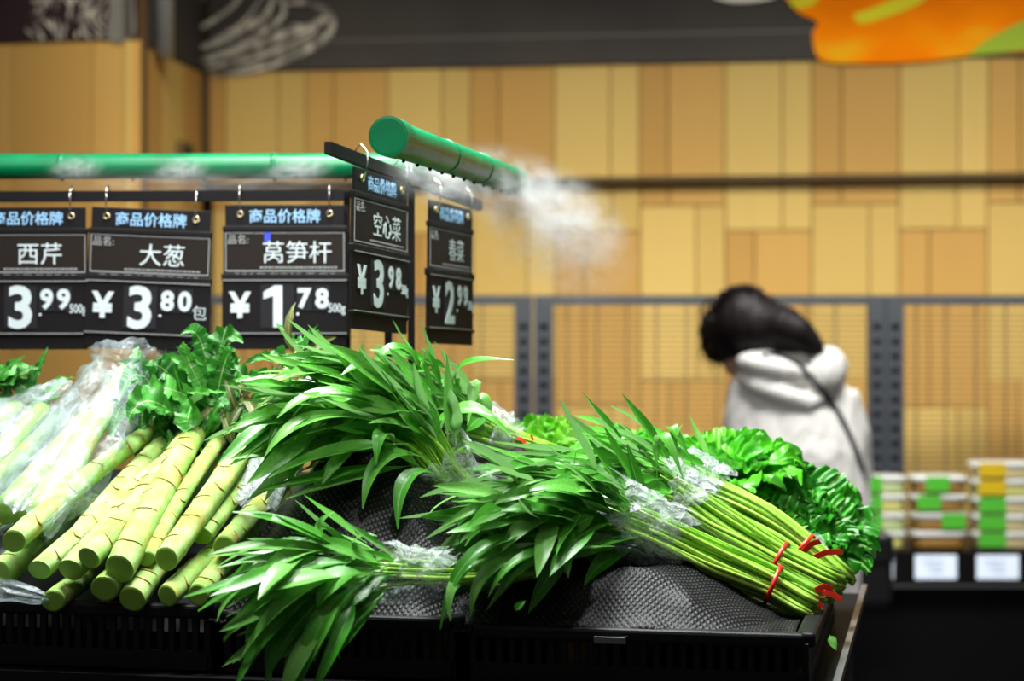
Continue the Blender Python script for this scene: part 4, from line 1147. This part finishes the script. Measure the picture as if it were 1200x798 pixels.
# bagged celtuce on the far left
def bagged(label, pts, rads, stalks, seed):
    base = at(*pts[0]); t_ = thing('bagged_celtuce', base, label, 'vegetable', 'vegetables in plastic bags')
    for near, far, r0, r1 in stalks:
        A, B = at(*near), at(*far)
        P = [A.lerp(B, k/14) for k in range(15)]
        MB().tube([p - base for p in P], [rp(r0 + (r1-r0)*k/14, 2.5)*(1+.04*(k % 3 == 0)) for k in range(15)], 14).build('stalk', M['stalk'], t_, True)
    P = catmull([at(*p) for p in pts], 26); rd = [lerp_list([rp(r, 2.5) for r in rads], k/25) for k in range(26)]
    sleeve(t_, P, rd, M['bag'], 'plastic_bag', 44, .10, .013, seed, .75)
    return t_
bg1 = bagged('celtuce stalks in a frosted plastic bag, open mouth up, left of the bare stalks',
    [(10, 625, 2.40), (50, 575, 2.50), (95, 515, 2.60), (130, 455, 2.68), (150, 418, 2.72)], [44, 56, 54, 44, 46],
    [((40, 612, 2.42), (150, 435, 2.74), 20, 12), ((5, 600, 2.45), (110, 480, 2.72), 16, 10)], 31)
for k in range(9):
    p = at(rr.uniform(100, 160), rr.uniform(450, 520), 2.72)
    place(rr.choice(CELT), 'leaf', bg1, p, V((rr.uniform(-.3, .5), .0, rr.uniform(-.5, .7))), V((0, -1, .6)), rr.uniform(.07, .11), 1.1)
bg2 = bagged('second bag of vegetables at the left edge behind the frosted bag',
    [(-70, 600, 2.52), (-30, 550, 2.60), (20, 500, 2.70), (75, 462, 2.78)], [44, 52, 46, 30],
    [((-60, 590, 2.55), (50, 480, 2.78), 16, 11), ((-30, 590, 2.55), (70, 490, 2.78), 14, 10), ((-70, 550, 2.60), (20, 475, 2.8), 15, 11)], 37)
for k in range(10):
    p = at(rr.uniform(-20, 80), rr.uniform(455, 490), 2.80)
    place(rr.choice(CELT[:3]), 'leaf', bg2, p, V((rr.uniform(-.8, .8), -.1, rr.uniform(-.1, .8))), V((0, -1, .7)), rr.uniform(.06, .10), 1.3)
for k in range(6):
    p = at(rr.uniform(-30, 10), rr.uniform(450, 480), 2.80)
    place(rr.choice(CELT[:3]), 'leaf', bg2, p, V((rr.uniform(-.5, .5), -.3, rr.uniform(.1, .8))), V((0, -1, .7)), .09, 1.6)
for k in range(8):
    p = at(rr.uniform(30, 95), rr.uniform(560, 620), 2.44)
# frosted plastic at the very bottom left and the film between stalks and leaves
fb_ = thing('plastic_sheet', at(15, 690, 2.33), 'crumpled clear plastic lying at the bottom left corner on the crate rim', 'plastic sheet')
sleeve(fb_, [at(x, y, 2.34) for x, y in ((-40, 692), (-10, 690), (15, 693), (40, 698), (58, 702))], [.020, .022, .020, .016, .006], M['bag'], 'film', 24, .2, .008, 41, .6)
fs_ = thing('plastic_sheet', at(330, 540, 2.52), 'clear crinkled plastic sheet standing between the celtuce and the arching bunch', 'plastic sheet')
P = [at(x, y, Y) for x, y, Y in ((300, 592, 2.48), (318, 552, 2.52), (338, 510, 2.56), (364, 470, 2.59), (396, 446, 2.60))]
sleeve(fs_, P, [.022, .030, .036, .036, .026], M['film'], 'film', 36, .3, .012, 43, .7)
# loose leaf on the crate edge
lf = thing('loose_leaf', at(976, 752, 2.2), 'small torn leaf lying by the right edge of the stand', 'leaf')
hand_leaf(lf, at(972, 744, 2.26), at(976, 752, 2.255), at(980, 762, 2.25), .010, V((-.6, -.4, 1)), name='blade')
lf2 = thing('loose_leaf', at(612, 705, 2.2), 'small leaf stuck on the front crate rim below the drooping leaves', 'leaf')
hand_leaf(lf2, at(603, 716, 2.185), at(608, 710, 2.184), at(616, 704, 2.184), .008, V((0, -1, .6)), name='blade')

# ------------------------------------------------------------------ curly lettuces
def frill(name, mt, seed, nu=26, nv=72, amp=.085, fan=1.9):
    r2 = random.Random(seed); vs, fs, uv = [], [], []
    for i in range(nu+1):
        u = i/nu
        for j in range(nv+1):
            v = j/nv*2-1
            wdt = .10 + .50*u**.8*(1 if u < .8 else 1-.25*((u-.8)/.2)**2)
            x = u*(1-.22*v*v*u); y = v*wdt
            e = max(0, u-.25)/.75; edge = max(abs(v)**2, u**3)*e
            a = v*fan*4.2
            z = -.30*u*u*u + .30*abs(v)**1.5*wdt
            z += amp*edge*(math.sin(a*1.2+seed+u*3) + .8*math.sin(a*3.5+seed*2+u*4+2*nz(u*3, v*3, seed))) + amp*e*.45*math.sin(u*11+seed+v*2)*abs(v)
            y += .03*edge*math.sin(a*2.7+u*4+seed); x += .04*edge*math.sin(a*2.7+seed*2+1.4)
            z += .05*e*noise.noise(V((u*7, v*5, seed)))
            vs.append((x, y, z)); uv.append((u, j/nv))
    for i in range(nu):
        for j in range(nv):
            a = i*(nv+1)+j; fs.append((a, a+nv+1, a+nv+2, a+1))
    me = mesh_from(name, vs, fs); ul = me.uv_layers.new(name='UVMap')
    for lp in me.loops: ul.data[lp.index].uv = uv[lp.vertex_index]
    me.materials.append(mt); return me
FR = [frill('leaf', M['lettuce'], s) for s in (1, 2, 3, 4)]
FD = [frill('leaf', M['lettuce_dark'], s) for s in (8, 9, 10)]
FP = [frill('leaf', M['lettuce_pale'], s, amp=.2) for s in (5, 6, 7)]
def lettuce(label, base, axis, size, n, seed, kinds=None, flat=1.0):
    rr = random.Random(seed); kinds = kinds or FR
    B = at(*base); t_ = thing('curly_lettuce', B, label, 'vegetable', 'curly lettuces at the back right')
    ax = V(axis).normalized(); s = ax.cross(V((.3, .9, .1))).normalized(); q = s.cross(ax)
    for i in range(n):
        f = i/n; ph = i*2.4 + rr.uniform(-.3, .3); tilt = .12 + .95*f
        off = s*math.cos(ph) + q*math.sin(ph)*flat
        d = ax*math.cos(tilt) + off*math.sin(tilt)
        place(rr.choice(kinds), 'leaf', t_, B + off*.008*f*2, d, ax*math.sin(tilt) - off*math.cos(tilt)*1 + ax*.1, size*rr.uniform(.8, 1.05)*(.72+.35*f), rr.uniform(.85, 1.15))
    MB().tube([V((0, 0, 0)) - ax*.012, V((0, 0, 0)), ax*.03], [.016, .018, .010], 12).build('core', M['stem'], t_, True)
    return t_
lettuce('bright curly lettuce standing upright in front of the white jacket', (850, 578, 2.82), (.0, -.25, 1), .118, 16, 51)
lettuce('dark curly lettuce lying at the right end of the stand', (934, 614, 2.82), (.2, -.5, .8), .102, 18, 52, FD)
lettuce('curly lettuce wedged between the upright lettuce and the right end one', (905, 640, 2.74), (.0, -.6, .8), .085, 16, 53, FD)
lettuce('curly lettuce at the right edge with pale stem, half wrapped, beside the red tie ends', (955, 634, 2.76), (.3, -.45, .6), .075, 14, 57, FD)
lettuce('yellow green frilly lettuce behind the bunches, in front of the left rack post', (612, 540, 2.98), (.0, -.2, 1), .085, 22, 54, FP)
lettuce('frilly lettuce at the back of the stand, right of the yellow green one', (688, 545, 2.98), (.0, -.2, 1), .078, 18, 55, FP)
lettuce('frilly lettuce at the back of the stand behind the upright leaves', (745, 545, 2.96), (.0, -.2, 1), .075, 18, 56)
fw = thing('plastic_sheet', at(955, 640, 2.68), 'clear plastic film around the base of the lettuces at the right end', 'plastic sheet')
sleeve(fw, [at(925, 640, 2.70), at(950, 650, 2.69), at(972, 668, 2.68)], [.035, .035, .02], M['film'], 'film', 24, .3, .008, 44, .8)

# ------------------------------------------------------------------ sign frame: posts and rails
fr = thing('sign_frame', at(482, 420, 2.95), 'black metal frame with two rails that carries the hanging price signs', 'sign frame')
FO = fr.location
def fpart(name, p, q, a, b):
    p, q = V(p), V(q); d = (q-p).normalized(); s = d.cross(ez if abs(d.z) < .9 else V((0, 1, 0))).normalized(); n_ = s.cross(d)
    return MB().box((p+q)/2 - FO, ((q-p).length, a, b), (d, s, n_)).build(name, M['rail'], fr)
YS = 3.05
fpart('front_rail', at(-130, 231, YS+.02), at(404, 229, YS), .014, .016)
R0, R1 = at(384, 173, 2.60), at(562, 241, 3.20)
fpart('side_rail', R0, R1, .010, .016)
zd = .911
for px, top, Y in ((482, 206, 2.93), (407, 224, YS+.012), (455, 208, 2.86)):
    p = at(px, top, Y); fpart('post', (p.x, p.y, zd), p, .010, .010)
p = at(-120, 231, YS+.02); fpart('post', (p.x, p.y, zd), p, .010, .010)
fpart('cross_bar', at(404, 229, YS), V((at(482, 222, 2.93).x, at(482, 222, 2.93).y, at(482, 222, 2.93).z)), .008, .008)

# ------------------------------------------------------------------ hanging price signs
_txt = {}
def text_mesh(body, size, offset=0.0, sx=1.0):
    key = (body, size, offset, sx)
    if key in _txt: return _txt[key]
    cu = bpy.data.curves.new('lettering', 'FONT'); cu.body = body; cu.size = size; cu.align_x = 'CENTER'; cu.align_y = 'CENTER'
    cu.offset = offset; cu.extrude = .0003; cu.resolution_u = 3
    o = bpy.data.objects.new('lettering', cu); COL.objects.link(o)
    bpy.context.view_layer.update()
    d = bpy.context.evaluated_depsgraph_get()
    me = bpy.data.meshes.new_from_object(o.evaluated_get(d)); COL.objects.unlink(o); bpy.data.objects.remove(o)
    xs = [v.co.x for v in me.vertices]; ys = [v.co.y for v in me.vertices]
    if xs:
        cx, cy = (min(xs)+max(xs))/2, (min(ys)+max(ys))/2
        for v in me.vertices: v.co.x = (v.co.x-cx)*sx; v.co.y -= cy
    me.materials.clear(); _txt[key] = me
    return me
RX = Matrix.Rotation(math.pi/2, 4, 'X')
def sign(label, top_mid, xdir, roll, w_, h_, name, yen, big, cents, unit, blue=False):
    """top_mid = world point of the middle of the top edge; xdir = direction of the sign's right"""
    t_ = bpy.data.objects.new('price_sign', None); COL.objects.link(t_); t_.empty_display_size = .05
    tag(t_, label, 'price sign', 'hanging price signs')
    xd = V(xdir).normalized(); nrm = xd.cross(ez).normalized()   # nrm points to viewer for xd = +X: X x Z = -Y
    mw = Matrix((xd, -nrm, ez)).transposed().to_4x4() @ Matrix.Rotation(roll, 4, 'Y'); mw.translation = top_mid
    t_.matrix_world = mw
    def bx(nm, cx, cz, dx, dz_, dy, y, mt, bev=.0008, parent=t_):
        o = obj(nm, rbox_mesh(nm, (dx*w_, dy, dz_*h_), bev), mt, parent, (cx*w_, y, -cz*h_)); return o
    bx('header', 0, .075, .96, .15, .004, 0, M['sign'])
    bx('ridge', 0, .165, 1.0, .035, .007, 0, M['sign'])
    bx('name_panel', 0, .325, .99, .31, .004, 0, M['sign_panel'])
    bx('ridge', 0, .50, 1.02, .05, .009, 0, M['sign'])
    bx('price_holder', 0, .715, 1.01, .40, .005, 0, M['sign'])
    bx('price_lip', 0, .895, 1.015, .02, .009, -.001, M['sign'])
    bx('bottom_strip', 0, .95, .99, .095, .005, 0, M['sign'])
    # white frame line of the name panel
    mb = MB()
    for cx, cz, dx, dz_ in ((0, .195, .95, .004), (0, .455, .95, .008), (-.475, .325, .006, .265), (.475, .325, .006, .265)):
        mb.box((cx*w_, -.0023, -cz*h_), (dx*w_, .0006, dz_*h_))
    mb.build('frame_line', M['grey_print'], t_)
    mb = MB(); r2 = random.Random(len(name)+int(big))
    x = -.40
    while x < .42:
        l = r2.uniform(.02, .07); mb.box(((x+l/2)*w_, -.0023, -.478*h_), (l*w_, .0006, .012*h_)); x += l + r2.uniform(.02, .05)
    x = -.2
    while x < .40:
        l = r2.uniform(.01, .03); mb.box(((x+l/2)*w_, -.0023, -.432*h_), (l*w_, .0006, .010*h_)); x += l + .008
    mb.build('small_print', M['grey_print'], t_)
    for cz in (.52, .885):
        MB().box((0, -.0058, -cz*h_), (1.0*w_, .0008, .006*h_)).build('edge_line', M['grey_print'], t_)
    def tx(body, cx, cz, size, mt, off=0.0, sx=1.0, y=-.0027):
        o = bpy.data.objects.new('lettering', text_mesh(body, size, off, sx).copy()); o.data.materials.append(mt); link(o, t_)
        o.matrix_local = Matrix.Translation((cx*w_, y, -cz*h_)) @ RX
    tx('商品价格牌', .0, .078, .022, M['blue_print'], .00022)
    tx('品名:', -.375, .238, .015, M['grey_print'])
    tx(name, .10, .325, .036, M['white_print'], 0)
    for cx, sx_ in ((-.06, .30), (.16, .14), (.30, .14)):
        bx('digit_card', cx, .70, sx_*.9, .30 if sx_ > .2 else .17, .0015, -.003, M['digit_card'], .0004) if sx_ > .2 else bx('digit_card', cx, .645, sx_*.9, .17, .0015, -.003, M['digit_card'], .0004)
    yt = -.0042
    tx('¥', -.36, .69, .052, M['white_print'], .0016, 1.0, yt)
    if big == '1':
        a = [(-.006, -.032), (.008, -.032), (.008, .032), (-.004, .032), (-.021, .022), (-.021, .011), (-.006, .016)]
        mo = MB().add([(x, y_, z) for z in (0, .0006) for x, y_ in a], [tuple(range(7)), tuple(range(7, 14))] + [(k, (k+1) % 7, 7+(k+1) % 7, 7+k) for k in range(7)])
        o = mo.build('lettering', M['white_print'], t_); o.matrix_local = Matrix.Translation((-.06*w_, yt, -.70*h_)) @ RX
    else: tx(big, -.06, .70, .088, M['white_print'], .0024 if big != '1' else .0012, 1.0, yt)
    tx(cents[0], .16, .645, .040, M['white_print'], .0016, 1.0, yt)
    tx(cents[1], .30, .645, .040, M['white_print'], .0016, 1.0, yt)
    MB().ellip((.105*w_, yt, -.755*h_), (.0022, .0006, .0022), None, 10, 6).build('price_dot', M['white_print'], t_, True)
    tx(unit, .42, .72, .019 if unit != '包' else .024, M['white_print'], .0002 if unit != '包' else -.0002, .72 if unit != '包' else 1.0, yt)
    if blue: bx('blue_mark', -.14, .225, .05, .07, .0006, -.0024, M['sign_blue'], 0)
    # eyelets and hooks
    for cx in (-.36, .36):
        ey = MB(); ring = [V((cx*w_ + .0042*math.cos(a), -.003, -.062*h_ + .0042*math.sin(a))) for a in [2*math.pi*k/16 for k in range(17)]]
        ey.tube(ring, .0014, 6); ey.build('eyelet', M['brass'], t_, True)
        hk = MB(); z0 = -.062*h_
        hk.tube([(cx*w_, -.006, z0), (cx*w_, -.010, z0+.020), (cx*w_, -.010, z0+.036), (cx*w_, 0, z0+.047), (cx*w_, .010, z0+.036)], .0011, 6)
        hk.build('hook', M['steel'], t_, True)
    return t_
def sw(Y, px): return px*Y/F
sY = YS - .012
sign('price sign reading 3.99 at the left end of the front rail', at(33, 243, sY), (1, -.03, 0), 0, sw(sY, 142), sw(sY, 167), '西芹', '¥', '3', '99', '500g')
sign('slightly tilted price sign reading 3.80, second on the front rail', at(178, 245, sY-.008), (1, -.03, 0), math.radians(2.4), sw(sY, 146), sw(sY, 165), '大葱', '¥', '3', '80', '包')
sign('price sign reading 1.78 on the front rail, next to the corner', at(334, 240, sY), (1, -.02, 0), 0, sw(sY, 146), sw(sY, 170), '莴笋杆', '¥', '1', '78', '500g', True)
rd_ = (V((R1.x, R1.y, 0)) - V((R0.x, R0.y, 0))).normalized()
off = V((rd_.y, -rd_.x, 0))*.010
def on_rail(px):
    # point of the rail's ground line seen at that pixel column
    k = (px-600)/F; a, b = R0, R1-R0; t = (k*a.y - a.x)/(b.x - k*b.y); return a + b*t
pa, pb = on_rail(408), on_rail(473)
m4 = (pa+pb)/2; m4.z = at(440, 205, m4.y).z
sign('price sign reading 3.98 on the near end of the side rail', m4 + off*.6, (rd_.x, rd_.y, 0), math.radians(2.0), (V((pb.x-pa.x, pb.y-pa.y, 0))).length, at(440, 205, m4.y).z - at(440, 389, m4.y).z, '空心菜', '¥', '3', '98', '500g')
pa, pb = on_rail(497), on_rail(549)
m5 = (pa+pb)/2; m5.z = at(523, 240, m5.y).z
sign('price sign reading 2.99 on the far end of the side rail, hazed by mist', m5 + off*.6, (rd_.x, rd_.y, 0), math.radians(1.0), (V((pb.x-pa.x, pb.y-pa.y, 0))).length, at(523, 240, m5.y).z - at(523, 404, m5.y).z, '春菜', '¥', '2', '99', '500g')

# ------------------------------------------------------------------ green misting pipes
def pipe(label, A, B, r, caps=True):
    t_ = thing('misting_pipe', A, label, 'pipe', 'green misting pipes')
    d = (B-A); ln = d.length; d.normalize()
    MB().tube([d*(ln*k/20) for k in range(21)], r, 28).build('tube', M['pipe'], t_, True)
    if caps:
        cp = MB(); cp.tube([-d*.004, -d*.0035, d*.040, d*.044], [r*.94, r*1.10, r*1.10, r*1.02], 28); cp.build('end_cap', M['pipe'], t_, False)
    for u in (.35, .62) if caps else (.25, .5, .75):
        MB().tube([d*(ln*u-.004), d*(ln*u+.004)], r*1.05, 28).build('joint_ring', M['pipe'], t_, True)
    for k in range(1, 12):
        c = d*(ln*k/12) - ez*r*.98
        MB().tube([c + ez*.004, c - ez*.004], [.003, .002], 8).build('nozzle', M['rail'], t_, True)
    return t_
pipe('green end-capped misting pipe running back above the side price signs', at(456, 160, 2.30), at(606, 213, 3.25), .0215)
pipe('long horizontal green misting pipe above the front price signs', at(-420, 196, 3.26), at(572, 194, 3.22), .0205, False)
ps = thing('pipe_stand', V((at(-330, 200, 3.25).x, 3.25, 0)), 'black post holding the green misting pipe beyond the left end', 'post')
q = at(-330, 200, 3.255)
MB().box((0, 0, q.z/2), (.03, .03, q.z)).build('post', M['rail'], ps)
MB().box((0, 0, .01), (.2, .2, .02)).build('foot', M['rail'], ps)
# hangers holding the side pipe up to the frame post
hg = thing('pipe_hanger', at(482, 190, 2.93), 'thin steel rod joining the side rail post to the green pipe', 'hanger')
MB().tube([V((0, 0, -.04)), V((0, 0, .012))], .003, 10).build('rod', M['trim_metal'], hg, True)

# ------------------------------------------------------------------ mist
def mist(name, label, A, B, ra, flat, dens, fall=.25, scale=3.0, thr=(.42, .66)):
    c = (A+B)/2; d = (B-A); ln = d.length/2; d.normalize(); s = d.cross(V((0, 1, 0))).normalized(); n_ = d.cross(s)
    me = MB().ellip((0, 0, 0), (1, 1, 1), None, 20, 14)
    o = me.build(name, volmat(name, dens, fall, scale, thr), None, True)
    mw = Matrix((d*ln, s*ra, n_*ra*flat)).transposed().to_4x4(); mw.translation = c
    o.matrix_world = mw
    o['kind'] = 'stuff'
    return tag(o, label, 'mist')
mist('mist', 'white plume of mist streaming from the far end of the side pipe across the wall', at(505, 178, 3.10), at(750, 300, 3.25), .085, .9, 60, .05, 3.2, (.42,.85))
mist('mist', 'thin falling mist below the plume in front of the wooden wall', at(560, 210, 3.2), at(745, 345, 3.25), .12, .8, 13, .1, 2.6)
mist('mist', 'mist rolling along the underside of the side pipe over the price signs', at(425, 185, 2.75), at(640, 235, 3.05), .055, .9, 22, .05, 3.0, (.40,.7))
for x, y, x2, y2, wh in ((48, 196, 130, 190, 'at the left'), (172, 200, 252, 190, 'in the middle'), (300, 200, 400, 188, 'next to the corner')):
    mist('mist', 'puff of mist on the long horizontal pipe %s' % wh, at(x, y+4, 3.16), at(x2, y2+4, 3.16), .024, .9, 70, .05, 2.6, (.38,.7))
mist('mist', 'faint mist drifting under the long pipe behind the front signs', at(-20, 214, 3.16), at(480, 214, 3.14), .035, .8, 16, .1, 4.0)
mist('mist', 'soft mist falling over the bagged celtuce at the left', at(-60, 560, 2.45), at(150, 470, 2.6), .09, .8, 1.2, .1, 2.0, (.3, .7))
